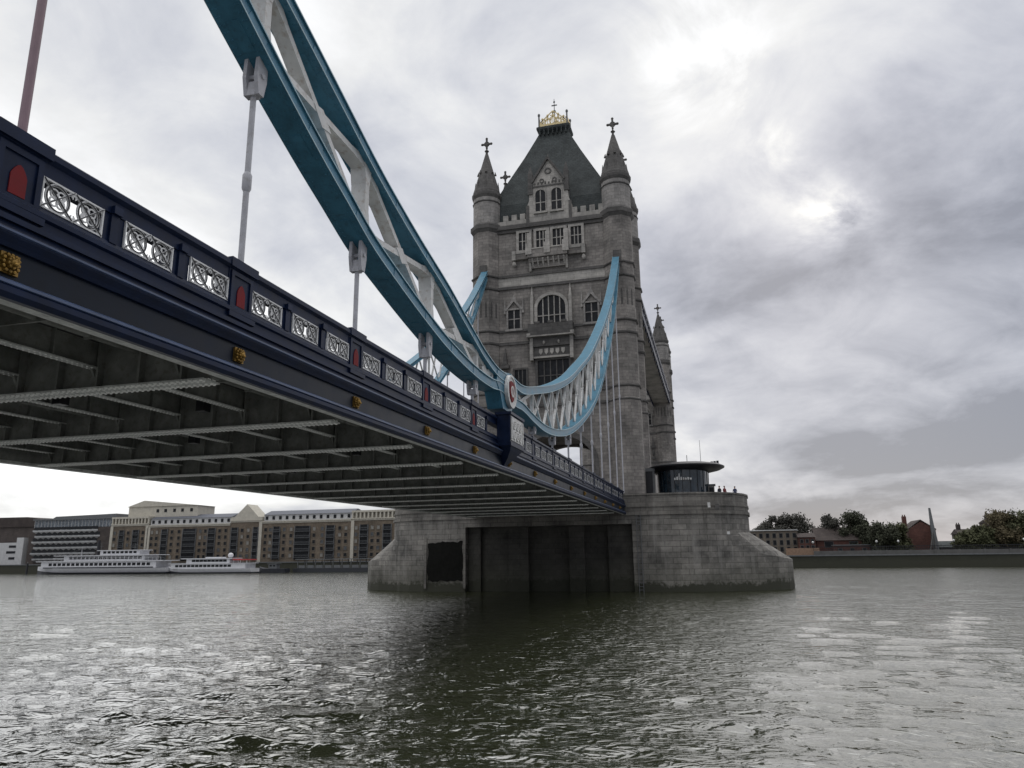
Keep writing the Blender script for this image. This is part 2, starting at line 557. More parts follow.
# ================================================================== RIVER
def build_river():
    k = NT("river_water")
    p = k.pos()
    mp = k.n("ShaderNodeMapping"); mp.inputs["Scale"].default_value = (1.0, 0.62, 1.0)
    mp.inputs["Rotation"].default_value = (0, 0, 0.25)
    k.l(p, mp.inputs["Vector"])
    def ridge(scale, det, dist):
        n = k.noise(scale, det, 0.5, mp.outputs[0], dist)
        return k.math("SUBTRACT", 1.0, k.math("ABSOLUTE", k.math("MULTIPLY", k.math("SUBTRACT", n, 0.5), 4.0)))
    h = k.math("ADD", k.math("MULTIPLY", ridge(0.8, 2, 0.5), 0.060), k.math("MULTIPLY", ridge(2.3, 2, 0.6), 0.060))
    h = k.math("ADD", h, k.math("MULTIPLY", k.noise(6.0, 3, 0.6, mp.outputs[0], 0.5), 0.035))
    g = k.noise(0.03, 3, 0.5, p)
    k.base(k.ramp(g, [(0.3, (0.024, 0.028, 0.012)), (0.7, (0.034, 0.037, 0.017))]))
    k.set(0.03, 0, 0.5)
    k.p.inputs["IOR"].default_value = 3.0
    sx = k.n("ShaderNodeSeparateXYZ"); k.l(p, sx.inputs[0])
    mr = k.n("ShaderNodeMapRange")          # choppier inshore, calmer out in the stream
    for nm, v in (("From Min", 15.0), ("From Max", 90.0), ("To Min", 1.0), ("To Max", 0.75)):
        mr.inputs[nm].default_value = v
    k.l(sx.outputs[0], mr.inputs["Value"])
    k.bump(k.math("MULTIPLY", h, mr.outputs[0]), 0.85, 1.0)

    xs = [-400, -150, -60, -20, 0, 4, 7]
    x, s = 8.0, 0.13
    while x < 236:
        xs.append(x); x += s; s *= 1.0125
    xs.append(236.0)
    half = []
    y, s = 0.1, 0.2
    while y < 120:
        half.append(y); y += s
        if y > 12:
            s *= 1.03
    half += [200, 400, 900, 2500]
    ys = [2 - v for v in reversed(half)] + [2 + v for v in half]
    X, Y = np.meshgrid(np.array(xs), np.array(ys), indexing="ij")
    sx = np.gradient(np.array(xs))[:, None] * np.ones_like(Y)
    sy = np.gradient(np.array(ys))[None, :] * np.ones_like(X)
    sp = np.maximum(sx, sy * 0.6)
    r = np.random.RandomState(4)
    Z = np.zeros_like(X)
    for i in range(80):
        lam = 0.42 * (9.0 ** r.rand())
        ang = r.normal(0.12, 0.48)
        kx, ky = math.cos(ang) * 2 * PI / lam, math.sin(ang) * 2 * PI / lam
        amp = 0.0058 * lam ** 0.85 * (0.42 if lam > 1.9 else 1.0) * (0.5 + r.rand())
        ph = kx * X + ky * Y + r.rand() * 6.28 + 0.8 * np.sin(X * 0.21 * r.rand() + r.rand() * 6) + 0.8 * np.sin(Y * 0.17 * r.rand() + r.rand() * 6)
        w = np.sin(ph)
        w = 1.4 * (((w + 1) / 2) ** 1.5) - 0.6
        Z += amp * w * np.clip(lam / (3.0 * sp) - 0.6, 0, 1)
    # gusts: rougher and smoother patches
    gust = 0.85 + 0.3 * np.sin(X * 0.05 + 1.3 * np.sin(Y * 0.04)) * np.sin(Y * 0.06 + 0.7)
    Z *= gust
    nx, ny = X.shape
    v = np.stack([X, Y, Z], -1).reshape(-1, 3)
    idx = np.arange(nx * ny).reshape(nx, ny)
    q = np.stack([idx[:-1, :-1], idx[1:, :-1], idx[1:, 1:], idx[:-1, 1:]], -1).reshape(-1, 4)
    me = bpy.data.meshes.new("river")
    me.from_pydata(v.tolist(), [], q.tolist())
    me.polygons.foreach_set("use_smooth", [True] * len(me.polygons))
    me.materials.append(k.m)
    tag(inst("river", me, None, (0, 0, 0)), kind="structure")


build_river()

# ================================================================== BRIDGE PIERS
def build_pier():
    t = thing("bridge_pier", "massive grey granite bridge pier standing in the river under the stone tower", "pier", (98, Y0, 0))
    xf, xb, xm = 87.3, 108.7, 98.0
    hw = 22.9                      # half length of the high drum
    zt, zl = 11.0, 8.55
    rc = 10.2                      # where the rounded end starts, from the tip

    def plan(n=12, off=0.0):
        """drum outline from the front of the west end round the back, half of it"""
        pts = []
        for i in range(n + 1):
            a = PI * i / n
            ex = 0.72
            cxv = math.cos(a); syv = math.sin(a)
            px = xm - (xm - xf + off) * math.copysign(abs(cxv) ** ex, cxv)
            py = (hw - rc) + (rc + off) * abs(syv) ** ex
            pts.append((px, py))
        return pts

    def whole(off):
        P = plan(14, off)
        return [(x, Y0 - y) for x, y in P] + [(x, Y0 + y) for x, y in reversed(P)]
    body = MB()
    # front wall with the recess under the deck left out: build as lofted drum, then recess as parts
    ra, rb = 9.65, 29.87           # recess limits in Y
    P = plan(14, 0)
    for sgn in (-1, 1):
        out = [(x, Y0 + sgn * y) for x, y in P]
        inn = (ra if sgn < 0 else rb)
        ring = [(xf, inn)] + out + [(xb, inn)]
        body.prism(ring, mZ, -3, zl)
    body.box(xf + 1.6, xb, ra, rb, -3, zl - 0.004)
    body.box(xf, xf + 1.6, ra, rb, 7.6, zl - 0.004)
    body.build("pier_body", "pier", t)
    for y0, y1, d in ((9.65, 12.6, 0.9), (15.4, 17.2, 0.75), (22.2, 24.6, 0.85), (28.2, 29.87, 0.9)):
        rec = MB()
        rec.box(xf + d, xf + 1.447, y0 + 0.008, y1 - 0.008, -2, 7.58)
        rec.build("recess_buttress", "pier_shade", t)
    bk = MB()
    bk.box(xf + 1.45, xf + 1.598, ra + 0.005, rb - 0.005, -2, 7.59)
    bk.build("recess_wall", "pier_shade", t)
    top = MB()
    top.prism(whole(0.0), mZ, zl + 0.002, zt - 0.85)
    # parapet ring
    o, i = whole(0.0), whole(-0.7)
    top.ring(o, i, mZ, zt - 0.85, zt - 0.18)
    top.ring(whole(0.12), whole(-0.8), mZ, zt - 0.18, zt)
    top.ring(whole(0.16), whole(-0.3), mZ, zl + 0.004, zl + 0.35)
    top.ring(whole(0.10), whole(-0.3), mZ, zl + 0.9, zl + 1.1)
    top.build("pier_parapet", "pier_top", t)
    # cutwaters
    for sgn in (-1, 1):
        m = MB()
        n = 16
        base, mid, up = [], [], []
        for j in range(n + 1):
            u = -1 + 2 * j / n
            px = xm + (xb - xm) * u
            tipy = 27.5
            sh = hw - rc
            py = sh + (tipy - sh) * (1 - abs(u) ** 3.0)
            base.append((px, py))
            a = math.acos(-u)
            dx = xm - (xm - xf) * math.copysign(abs(math.cos(a)) ** 0.72, math.cos(a))
            dy = (hw - rc) + rc * abs(math.sin(a)) ** 0.72
            up.append((dx, dy - 0.25))
        secs = []
        pf = [0.0, 0.25, 0.5, 0.75, 1.0]
        rows = [[(x, Y0 + sgn * y, -3) for x, y in base]]
        for f in pf:
            row = []
            for (bx, by), (ux, uy) in zip(base, up):
                z0 = 3.3 + 1.6 * min(1, max(0, (27.9 - by) / 9))
                z1 = 6.7
                bulge = 0.0
                row.append((bx + (ux - bx) * f, Y0 + sgn * (by + (uy - by) * f + bulge * 0.3), z0 + (z1 - z0) * f + bulge))
            rows.append(row)
        m.loft(rows, closed=False, cap=False)
        m.build("cutwater", "pier", t)
    # dark portal on the left of the front
    d = MB()
    rr = random.Random(11)
    pts = [(30.2 + 4.5 * i / 14, 1.25 + rr.uniform(-0.12, 0.16)) for i in range(15)] + [(34.7 + rr.uniform(-0.1, 0.1), 1.3 + 4.5 * i / 9) for i in range(1, 9)] + [(34.7 - 4.5 * i / 14, 5.9 + rr.uniform(-0.18, 0.12)) for i in range(15)] + [(30.2 + rr.uniform(-0.1, 0.12), 5.8 - 4.4 * i / 9) for i in range(1, 9)]
    d.prism(pts, mX, xf - 0.06, xf + 0.02)
    d.build("dark_portal", "void", t)
    for yy in (29.95, 35.0):
        d = MB(); d.box(xf - 0.12, xf - 0.004, yy - 0.14, yy + 0.14, 0.4, 6.5); d.build("portal_jamb", "pier_top", t)
    d = MB()
    for i in range(22):
        d.box(xf - 0.16, xf - 0.10, 8.62, 9.12, 0.2 + 0.38 * i, 0.25 + 0.38 * i)
    for yy in (8.6, 9.08):
        d.box(xf - 0.17, xf - 0.09, yy, yy + 0.06, -0.5, 8.6)
    d.build("access_ladder", "lead", t)
    s = MB()
    s.box(xf - 0.25, xf - 0.004, -0.2, 0.25, 8.9, 9.6)
    s.build("drain_spout", "soot_shade", t)
    for (y, z, h) in ((0.75, 9.2, 0.55), (-1.15, 6.2, 0.32)):
        w = MB(); w.box(xf - 0.05, xf + 0.3, y, y + 0.3, z, z + h)
        w.build("white_notice", "white", t)
    return t


pier_a = build_pier()
pier_a.location.y -= 0.3
pier_b = copy_tree(pier_a, None, (82, 0, 0))
pier_b["label"] = "farther granite river pier, carrying the rear tower beyond the main one"

# ================================================================== TOWERS
def window(parent, xf, y0, y1, z0, z1, lights=2, transom=True, fr=0.28, arch=None, proud=0.22, mat="trim", hood=False, recess=0.0):
    """stone framed mullioned window on a wall facing -X; pane is its sub-part"""
    f = MB()
    if arch:
        outl = arch_pts(y0 - fr, y1 + fr, z0, arch, z1 + fr, 12)
        inl = arch_pts(y0, y1, z0, arch, z1, 12)
        f.ring(outl, inl, mX, xf - proud, xf + 0.05, closed=False)
    else:
        f.ring([(y0 - fr, z0 - fr * 0.3), (y0 - fr, z1 + fr), (y1 + fr, z1 + fr), (y1 + fr, z0 - fr * 0.3)], [(y0, z0), (y0, z1), (y1, z1), (y1, z0)], mX, xf - proud, xf + 0.05)
    f.box(xf - proud - 0.14, xf + 0.05, y0 - fr - 0.15, y1 + fr + 0.15, z0 - fr * 0.3 - 0.28, z0 - fr * 0.3 - 0.003)
    zt = (arch or z1)
    for i in range(1, lights):
        yy = y0 + (y1 - y0) * i / lights
        h = z1 - 0.02
        if arch:
            uu = (yy - (y0 + y1) / 2) / ((y1 - y0) / 2)
            h = arch + (z1 - arch) * math.sqrt(max(0, 1 - uu * uu)) - 0.03
        f.box(xf - proud * 0.55, xf + 0.04, yy - 0.07, yy + 0.07, z0 + 0.002, h)
    if transom:
        zz = z0 + (zt - z0) * 0.52
        f.box(xf - proud * 0.5, xf + 0.035, y0 + 0.003, y1 - 0.003, zz - 0.06, zz + 0.06)
    if hood:
        c = (y0 + y1) / 2
        w = (y1 - y0) / 2 + fr
        f.ring([(c - w - 0.25, z1 + 0.1), (c - w * 0.55, z1 + 0.9), (c, z1 + 2.1), (c + w * 0.55, z1 + 0.9), (c + w + 0.25, z1 + 0.1)],
               [(c - w, z1 - 0.1), (c - w * 0.5, z1 + 0.55), (c, z1 + 1.2), (c + w * 0.5, z1 + 0.55), (c + w, z1 - 0.1)], mX, xf - proud - 0.1, xf + 0.02, closed=False)
        for s in (-1, 1):
            f.beam((xf - 0.15, c + s * (w + 0.2), z1 - 0.5), (xf - 0.15, c + s * (w + 0.2), z1 + 1.6), 0.28, 0.28, w2=0.06, h2=0.06)
    o = f.build("window", mat, parent)
    g = MB()
    if arch:
        g.prism(arch_pts(y0 + 0.003, y1 - 0.003, z0 + 0.003, arch, z1 - 0.003, 12), mX, xf - 0.04, xf + 0.03)
    else:
        g.box(xf - 0.04, xf + 0.03, y0 + 0.003, y1 - 0.003, z0 + 0.003, z1 - 0.003)
    g.build("pane", "glass", o)
    return o


def cross_finial(m, x, y, z0, h):
    """carved stone cross on a stalk, facing along X"""
    m.beam((x, y, z0), (x, y, z0 + h * 0.42), 0.34, 0.34, w2=0.16, h2=0.16)
    m.ball((x, y, z0 + h * 0.24), 0.34, 0.34, 0.16, 8, 4)
    c = z0 + h * 0.66
    m.box(x - 0.12, x + 0.12, y - 0.13, y + 0.13, z0 + h * 0.4, z0 + h)
    m.box(x - 0.118, x + 0.118, y - h * 0.25, y + h * 0.25, c - 0.12, c + 0.12)
    for dy, dz in ((h * 0.25, 0), (-h * 0.25, 0), (0, h * 0.32)):
        m.ball((x, y + dy, c + dz), 0.17, 0.2, 0.2, 8, 4)
    m.ring([(y + math.cos(a) * h * 0.15, c + math.sin(a) * h * 0.15) for a in [i * PI / 6 for i in range(12)]],
           [(y + math.cos(a) * h * 0.10, c + math.sin(a) * h * 0.10) for a in [i * PI / 6 for i in range(12)]], lambda a, b, cc: (cc, a, b), x - 0.08, x + 0.08)


def build_tower():
    t = thing("bridge_tower", "tall grey granite gothic bridge tower with gabled front and steep green-grey roof", "tower", (98, Y0, 10.2))
    XFt, XBt = 93.0, 103.0          # turret centres
    xw, xr = 92.35, 103.65          # front and rear wall planes
    a0 = 9.18
    zb = 10.3
    HW = 8.6
    # ---- walls: front and rear with the road arch, sides
    arch = arch_pts(Y0 - 5.0, Y0 + 5.0, zb, 15.6, 19.2, 18)
    outl = [(Y0 - HW, zb)] + arch + [(Y0 + HW, zb), (Y0 + HW, 48.6), (Y0 - HW, 48.6)]
    w = MB()
    w.prism(outl, mX, xw, xw + 1.2)
    w.prism(outl, mX, xr - 1.2, xr)
    w.build("wall", "granite", t)
    sw = MB()
    for s in (-1, 1):
        ys = Y0 + s * (a0 + 0.75)
        sw.box(xw + 0.5, xr - 0.5, min(ys, ys - s * 1.2), max(ys, ys - s * 1.2), zb, 48.6)
        yi = Y0 + s * 5.05
        sw.box(xw + 1.203, xr - 1.203, min(yi, yi + s * 0.8), max(yi, yi + s * 0.8), zb, 19.35)
    sw.box(xw + 1.203, xr - 1.203, Y0 - HW + 0.01, Y0 + HW - 0.01, 19.4, 19.9)
    sw.box(xw + 0.6, xr - 0.6, Y0 - HW, Y0 + HW, 48.0, 48.5)
    sw.build("side_wall", "granite", t)
    # arch moulding
    am = MB()
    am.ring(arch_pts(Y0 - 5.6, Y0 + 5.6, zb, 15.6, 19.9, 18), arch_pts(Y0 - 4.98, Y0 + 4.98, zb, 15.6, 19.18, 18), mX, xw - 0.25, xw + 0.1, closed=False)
    am.build("arch_moulding", "soot_shade", t)
    # ---- corner turrets
    n8 = PI / 8
    for X in (XFt, XBt):
        for s in (-1, 1):
            cy = Y0 + s * a0
            m = MB()
            r = 1.87 / math.cos(n8) * 0.99
            m.lathe(X, cy, [(r * 1.06, zb - 1), (r * 1.06, 23.0), (r, 23.4), (r, 39.6)], 8, n8)
            m.lathe(X, cy, [(r, 39.55), (r, 48.6)], 8, n8)
            tu = m.build("turret", "granite", t)
            m = MB(); m.lathe(X, cy, [(r * 0.97, 48.6), (r * 0.97, 53.8)], 16, n8); m.build("turret_head", "palegranite", tu)
            rb = r
            soot_shade_rings = []
            for z, h, e in ((23.0, 0.35, 0.22), (24.75, 0.38, 0.2), (31.7, 0.45, 0.2), (33.4, 0.4, 0.24), (39.45, 0.45, 0.2), (41.3, 0.4, 0.22)):
                soot_shade_rings.append(([(rb, z), (rb + e, z + h * 0.35), (rb + e, z + h * 0.7), (rb, z + h)], 8))
            soot_shade_rings.append(([(rb, 48.1), (rb + 0.34, 48.6), (rb + 0.34, 49.2), (rb * 0.97, 49.6)], 8))
            soot_shade_rings.append(([(rb * 0.97, 52.7), (rb + 0.06, 52.85), (rb * 0.97, 53.0)], 16))
            soot_shade_rings.append(([(rb * 0.97, 53.5), (rb + 0.14, 53.9), (rb + 0.14, 54.3), (rb - 0.2, 54.55)], 16))
            for pr_, n_ in soot_shade_rings:
                bnd = MB(); bnd.lathe(X, cy, pr_, n_, n8)
                bnd.build("string_course", "soot_shade", tu)
            # blind lancets on the turret below the saddle band
            la = MB()
            for k in range(8):
                a = 2 * PI * k / 8
                nx, ny = math.cos(a), math.sin(a)
                for off in (-0.36, 0.36):
                    bx = X + nx * (r * math.cos(n8) + 0.012) - ny * off
                    by = cy + ny * (r * math.cos(n8) + 0.012) + nx * off
                    la.beam((bx, by, 35.6), (bx, by, 37.4), 0.24, 0.03, up=(nx, ny, 0))
                    la.beam((bx, by, 37.4), (bx, by, 37.9), 0.24, 0.03, up=(nx, ny, 0), w2=0.02, h2=0.03)
            la.build("blind_lancet", "soot_shade", tu)
            sp = MB()
            sp.lathe(X, cy, [(2.02, 54.2), (1.98, 54.7), (1.72, 55.6), (0.24, 61.0)], 12, n8)
            for k in range(8):
                a = 2 * PI * k / 8 + 0.2
                sp.beam((X + math.cos(a) * 1.66, cy + math.sin(a) * 1.66, 55.0), (X + math.cos(a) * 1.62, cy + math.sin(a) * 1.62, 56.5), 0.34, 0.34, w2=0.05, h2=0.05)
                sp.beam((X + math.cos(a) * 1.25, cy + math.sin(a) * 1.25, 57.6), (X + math.cos(a) * 1.18, cy + math.sin(a) * 1.18, 58.2), 0.3, 0.3, w2=0.05, h2=0.05)
            spo = sp.build("spire", "soot_shade", t)
            f = MB()
            cross_finial(f, X, cy, 60.9, 2.75)
            f.build("cross_finial", "soot_shade", spo)
    # ---- string courses and cornice on the wall
    sc = MB()
    for z, h, e in ((23.0, 0.35, 0.2), (24.75, 0.38, 0.2), (31.7, 0.4, 0.2), (33.45, 0.35, 0.26), (39.6, 0.4, 0.22), (41.3, 0.35, 0.26)):
        sc.box(xw - e, xw + 0.1, Y0 - HW + 0.9, Y0 + HW - 0.9, z, z + h)
        sc.box(xw + 0.6, xr - 0.6, Y0 - a0 - 0.75 - e, Y0 - a0 - 0.65, z, z + h)
    sc.box(xw - 0.25, xw + 0.1, Y0 - HW + 0.9, Y0 + HW - 0.9, 47.9, 48.35)
    sc.box(xw - 0.5, xw + 0.1, Y0 - HW + 0.9, Y0 + HW - 0.9, 48.353, 48.95)
    sc.box(xw + 0.5, xr - 0.5, Y0 - a0 - 1.2, Y0 - a0 - 0.6, 48.2, 48.95)
    sc.build("wall_string_course", "soot_shade", t)
    band = MB()
    band.box(xw - 0.10, xw + 0.1, Y0 - HW + 0.9, Y0 + HW - 0.9, 40.003, 41.297)
    band.build("pale_band", "trim", t)
    bd2 = MB()
    bd2.box(xw - 0.08, xw + 0.1, Y0 - HW + 0.9, Y0 + HW - 0.9, 32.103, 33.447)
    bd2.build("band_course", MT["granite"], t)
    # ---- battlements
    bt = MB()
    y = Y0 - HW + 0.8
    bt.box(xw - 0.12, xw + 0.45, Y0 - HW + 0.6, Y0 + HW - 0.6, 48.953, 49.75)
    bt.box(xr - 0.45, xr + 0.12, Y0 - HW + 0.6, Y0 + HW - 0.6, 48.6, 49.75)
    bt.box(xw + 1.0, xr - 1.0, Y0 - a0 - 0.9, Y0 - a0 - 0.4, 48.953, 49.75)
    bt.box(xw + 1.0, xr - 1.0, Y0 + a0 + 0.4, Y0 + a0 + 0.9, 48.953, 49.75)
    yy = Y0 - HW + 1.05
    while yy < Y0 + HW - 1.6:
        bt.box(xw - 0.12, xw + 0.45, yy, yy + 0.72, 49.75, 50.6)
        bt.box(xr - 0.45, xr + 0.12, yy, yy + 0.72, 49.75, 50.6)
        yy += 1.22
    bt.build("battlement", "trim", t)
    # ---- roof
    rf = MB()
    prof = [(9.0, 5.3, 48.7), (8.6, 5.0, 52.6), (6.05, 3.5, 57.5), (4.15, 2.35, 61.2), (2.7, 1.55, 64.2), (2.2, 1.25, 65.3), (2.2, 1.25, 65.5), (2.5, 1.55, 66.0), (2.5, 1.55, 66.35), (2.3, 1.4, 66.5)]
    rf.loft([[(98 - hx, Y0 - hy, z), (98 + hx, Y0 - hy, z), (98 + hx, Y0 + hy, z), (98 - hx, Y0 + hy, z)] for hy, hx, z in prof])
    for k in range(7):
        yy = Y0 - 1.95 + 0.65 * k
        rf.box(98 - 1.75, 98 - 1.15, yy - 0.08, yy + 0.08, 64.9, 65.85)
    ro = rf.build("roof", "slate", t)
    cr_ = MB()
    for x in (98 - 1.3, 98 + 1.3):
        cr_.box(x - 0.06, x + 0.06, Y0 - 2.1, Y0 + 2.1, 66.5, 66.85)
        n = 5
        for i in range(n):
            ya = Y0 - 2.0 + 4.0 * i / n
            yb = Y0 - 2.0 + 4.0 * (i + 1) / n
            ym = (ya + yb) / 2
            hh = 0.55 + 1.25 * (1 - abs(ym - Y0) / 2.0)
            cr_.beam((x, ya, 66.8), (x, ym, 66.8 + hh), 0.10, 0.13)
            cr_.beam((x, yb, 66.8), (x, ym, 66.8 + hh), 0.10, 0.13)
            cr_.beam((x, ym, 66.8), (x, ym, 66.8 + hh), 0.09, 0.12)
            cr_.ball((x, ym, 66.9 + hh), 0.16, 0.18, 0.22, 8, 5)
            cr_.ball((x, ya, 67.5), 0.12, 0.16, 0.16, 8, 5)
        for s in (-1, 1):
            cr_.beam((x, Y0 + s * 2.0, 67.1), (x, Y0, 68.9), 0.10, 0.13)
            cr_.beam((x, Y0 + s * 1.9, 66.9), (x, Y0 - s * 0.4, 68.2), 0.09, 0.12)
    for y_ in (Y0 - 2.1, Y0 + 2.1):
        cr_.box(98 - 1.3, 98 + 1.3, y_ - 0.06, y_ + 0.06, 66.5, 66.8)
        for i in range(3):
            xa = 98 - 1.3 + 2.6 * i / 3
            cr_.beam((xa, y_, 66.8), (xa + 0.43, y_, 68.0), 0.10, 0.12, up=(0, 1, 0))
            cr_.beam((xa + 0.86, y_, 66.8), (xa + 0.43, y_, 68.0), 0.10, 0.12, up=(0, 1, 0))
    cr_.build("golden_cresting", "gold_crown", ro)
    for x in (96.7, 99.3):
        for y_ in (Y0 - 2.12, Y0 + 2.12):
            fn = MB()
            fn.beam((x, y_, 66.5), (x, y_, 68.3), 0.2, 0.2)
            fn.ball((x, y_, 68.45), 0.2, 0.2, 0.3, 8, 5)
            fn.build("corner_finial", "lead", ro)
    fn = MB()
    fn.rod((98, Y0, 66.5), (98, Y0, 71.7), 0.11, 0.04, 8)
    fn.ball((98, Y0, 69.6), 0.25, 0.25, 0.2, 8, 5)
    fn.box(97.95, 98.05, Y0 - 0.42, Y0 + 0.42, 70.55, 70.7)
    fn.ball((98, Y0, 71.2), 0.1, 0.16, 0.18, 8, 5)
    fn.build("roof_finial", "lead", ro)
    # ---- gabled dormer
    xg = xw - 0.25
    g = MB()
    g.prism([(Y0 - 3.3, 48.95), (Y0 + 3.3, 48.95), (Y0 + 3.2, 51.2), (Y0 + 2.75, 52.4), (Y0 + 2.75, 54.2), (Y0 + 2.2, 55.0), (Y0, 58.35), (Y0 - 2.2, 55.0), (Y0 - 2.75, 54.2), (Y0 - 2.75, 52.4), (Y0 - 3.2, 51.2)], mX, xg, xg + 1.0)
    g.prism([(Y0 - 2.4, 48.96), (Y0 + 2.4, 48.96), (Y0 + 2.4, 54.6), (Y0, 58.0), (Y0 - 2.4, 54.6)], mX, xg + 1.003, xg + 4.6)
    go = g.build("gabled_dormer", "trim", t)
    gt = MB()
    for s in (-1, 1):
        gt.beam((xg - 0.1, Y0 + s * 2.35, 54.9), (xg - 0.1, Y0, 58.5), 0.45, 0.26, up=(0, 0, 1))
        gt.box(xg - 0.2, xg + 0.5, Y0 + s * 2.55 - 0.33, Y0 + s * 2.55 + 0.33, 53.2, 56.4)
        gt.beam((xg + 0.15, Y0 + s * 2.55, 56.4), (xg + 0.15, Y0 + s * 2.55, 57.6), 0.6, 0.6, w2=0.08, h2=0.08)
        gt.box(xg - 0.12, xg + 0.02, Y0 + s * 3.0 - 0.2, Y0 + s * 3.0 + 0.2, 49.0, 51.6)
        for q in range(3):
            gt.ring([(Y0 + s * (0.9 - 0.3 * q * 0) + math.cos(i * PI / 5) * 0.34, 55.1 + math.sin(i * PI / 5) * 0.34) for i in range(10)],
                    [(Y0 + s * 0.9 + math.cos(i * PI / 5) * 0.2, 55.1 + math.sin(i * PI / 5) * 0.2) for i in range(10)], mX, xg - 0.09, xg + 0.02) if q == 0 else None
    gt.ring([(Y0 + math.cos(i * PI / 6) * 0.5, 56.5 + math.sin(i * PI / 6) * 0.5) for i in range(12)], [(Y0 + math.cos(i * PI / 6) * 0.3, 56.5 + math.sin(i * PI / 6) * 0.3) for i in range(12)], mX, xg - 0.09, xg + 0.02)
    gt.box(xg - 0.1, xg + 0.02, Y0 - 2.6, Y0 + 2.6, 54.2, 54.42)
    for q in range(9):
        gt.box(xg - 0.06, xg + 0.02, Y0 - 2.2 + 0.5 * q, Y0 - 1.98 + 0.5 * q, 54.6, 54.95 if q % 2 else 54.85)
    gt.beam((xg + 0.2, Y0, 58.2), (xg + 0.2, Y0, 59.3), 0.4, 0.4, w2=0.06, h2=0.06)
    gt.build("gable_tracery", "soot_shade", go)
    for (ya, yb) in ((Y0 + 0.42, Y0 + 1.85), (Y0 - 1.85, Y0 - 0.42)):
        window(go, xg, ya, yb, 50.5, 53.75, 2, True, 0.12, arch=53.1, proud=0.14)
    # ---- upper row of windows with oriel balcony
    for (ya, yb) in ((Y0 + 2.85, Y0 + 4.35), (Y0 + 0.42, Y0 + 1.88), (Y0 - 2.05, Y0 - 0.42), (Y0 - 4.4, Y0 - 2.95)):
        window(t, xw, ya, yb, 45.1, 47.7, 3, True, 0.36, proud=0.26)
    bl = MB()
    bl.box(xw - 1.0, xw + 0.05, Y0 - 2.5, Y0 + 3.0, 43.6, 44.75)
    for s0, s1 in ((3.05, 5.1), (-4.75, -2.55)):
        bl.box(xw - 0.5, xw + 0.05, Y0 + s0, Y0 + s1, 43.7, 44.5)
    bl.box(xw - 0.7, xw + 0.05, Y0 - 2.3, Y0 + 2.8, 43.0, 43.597)
    bl.box(xw - 0.4, xw + 0.05, Y0 - 2.1, Y0 + 2.6, 42.2, 42.997)
    blo = bl.build("balcony", MT["granite"], t)
    bp = MB()
    for yy in (2.8, 0.25, -2.3):
        bp.box(xw - 1.12, xw - 0.6, Y0 + yy - 0.42, Y0 + yy + 0.42, 44.0, 45.6)
        bp.box(xw - 0.6, xw - 0.02, Y0 + yy - 0.3, Y0 + yy + 0.3, 45.0, 47.4)
    for yy in (5.0, -4.65):
        bp.box(xw - 0.65, xw - 0.1, Y0 + yy - 0.26, Y0 + yy + 0.26, 43.6, 44.9)
        bp.ball((xw - 0.35, Y0 + yy, 43.1), 0.3, 0.3, 0.4, 8, 5)
    for k in range(7):
        yy = -2.0 + 0.72 * k
        bp.beam((xw - 0.85, Y0 + yy, 43.5), (xw - 0.15, Y0 + yy, 42.3), 0.22, 0.3, up=(1, 0, 0))
    for yy in (2.75, -2.3):
        bp.beam((xw - 0.5, Y0 + yy, 43.6), (xw - 0.1, Y0 + yy, 41.9), 0.3, 0.4, up=(1, 0, 0))
    bp.box(xw - 1.08, xw - 0.9, Y0 - 2.1, Y0 + 2.4, 44.752, 44.9)
    for s0, s1 in ((3.25, 4.7), (-4.35, -2.75)):
        bp.box(xw - 0.56, xw - 0.4, Y0 + s0, Y0 + s1, 44.502, 44.65)
    bp.build("balcony_trim", "trim", blo)
    # ---- great arched window, its balcony, and the window below
    window(t, xw, Y0 - 1.92, Y0 + 1.92, 34.2, 38.2, 5, True, 0.42, arch=36.5, proud=0.34)
    fr = MB()
    for s in (-1, 1):
        fr.box(xw - 0.5, xw + 0.05, Y0 + s * 2.62 - 0.2, Y0 + s * 2.62 + 0.2, 34.1, 38.0)
        fr.beam((xw - 0.22, Y0 + s * 2.62, 38.0), (xw - 0.22, Y0 + s * 2.62, 39.6), 0.36, 0.36, w2=0.06, h2=0.06)
    fr.build("window_buttress", "trim", t)
    b2 = MB()
    b2.box(xw - 1.15, xw + 0.05, Y0 - 2.95, Y0 + 3.05, 32.45, 34.05)
    b2.box(xw - 0.7, xw + 0.05, Y0 - 2.6, Y0 + 2.7, 31.0, 32.25)
    b2.box(xw - 0.45, xw + 0.05, Y0 - 2.5, Y0 + 2.6, 29.7, 30.997)
    for yy in (-1.8, 0.0, 1.8):
        b2.box(xw - 1.2, xw - 0.9, Y0 + yy - 0.35, Y0 + yy + 0.35, 34.05, 34.35)
    b2o = b2.build("balcony", "soot_shade", t)
    b3 = MB()
    b3.box(xw - 1.3, xw + 0.05, Y0 - 3.1, Y0 + 3.25, 32.253, 32.447)
    for yy in (-2.9, 2.95):
        b3.box(xw - 1.32, xw - 0.9, Y0 + yy - 0.25, Y0 + yy + 0.25, 32.45, 32.75)
        b3.box(xw - 0.75, xw - 0.05, Y0 + yy * 0.92 - 0.22, Y0 + yy * 0.92 + 0.22, 29.2, 32.25)
    for yy in (-1.0, 1.0):
        b3.ball((xw - 0.75, Y0 + yy, 31.5), 0.25, 0.16, 0.3, 8, 5)
    b3.box(xw - 0.6, xw + 0.05, Y0 - 2.5, Y0 + 2.6, 29.45, 29.697)
    for yy in (-1.5, -0.75, 0, 0.75, 1.5):
        b3.prism([(Y0 + yy - 0.24, 30.7), (Y0 + yy - 0.24, 30.25), (Y0 + yy, 29.9), (Y0 + yy + 0.24, 30.25), (Y0 + yy + 0.24, 30.7)], mX, xw - 0.52, xw - 0.44)
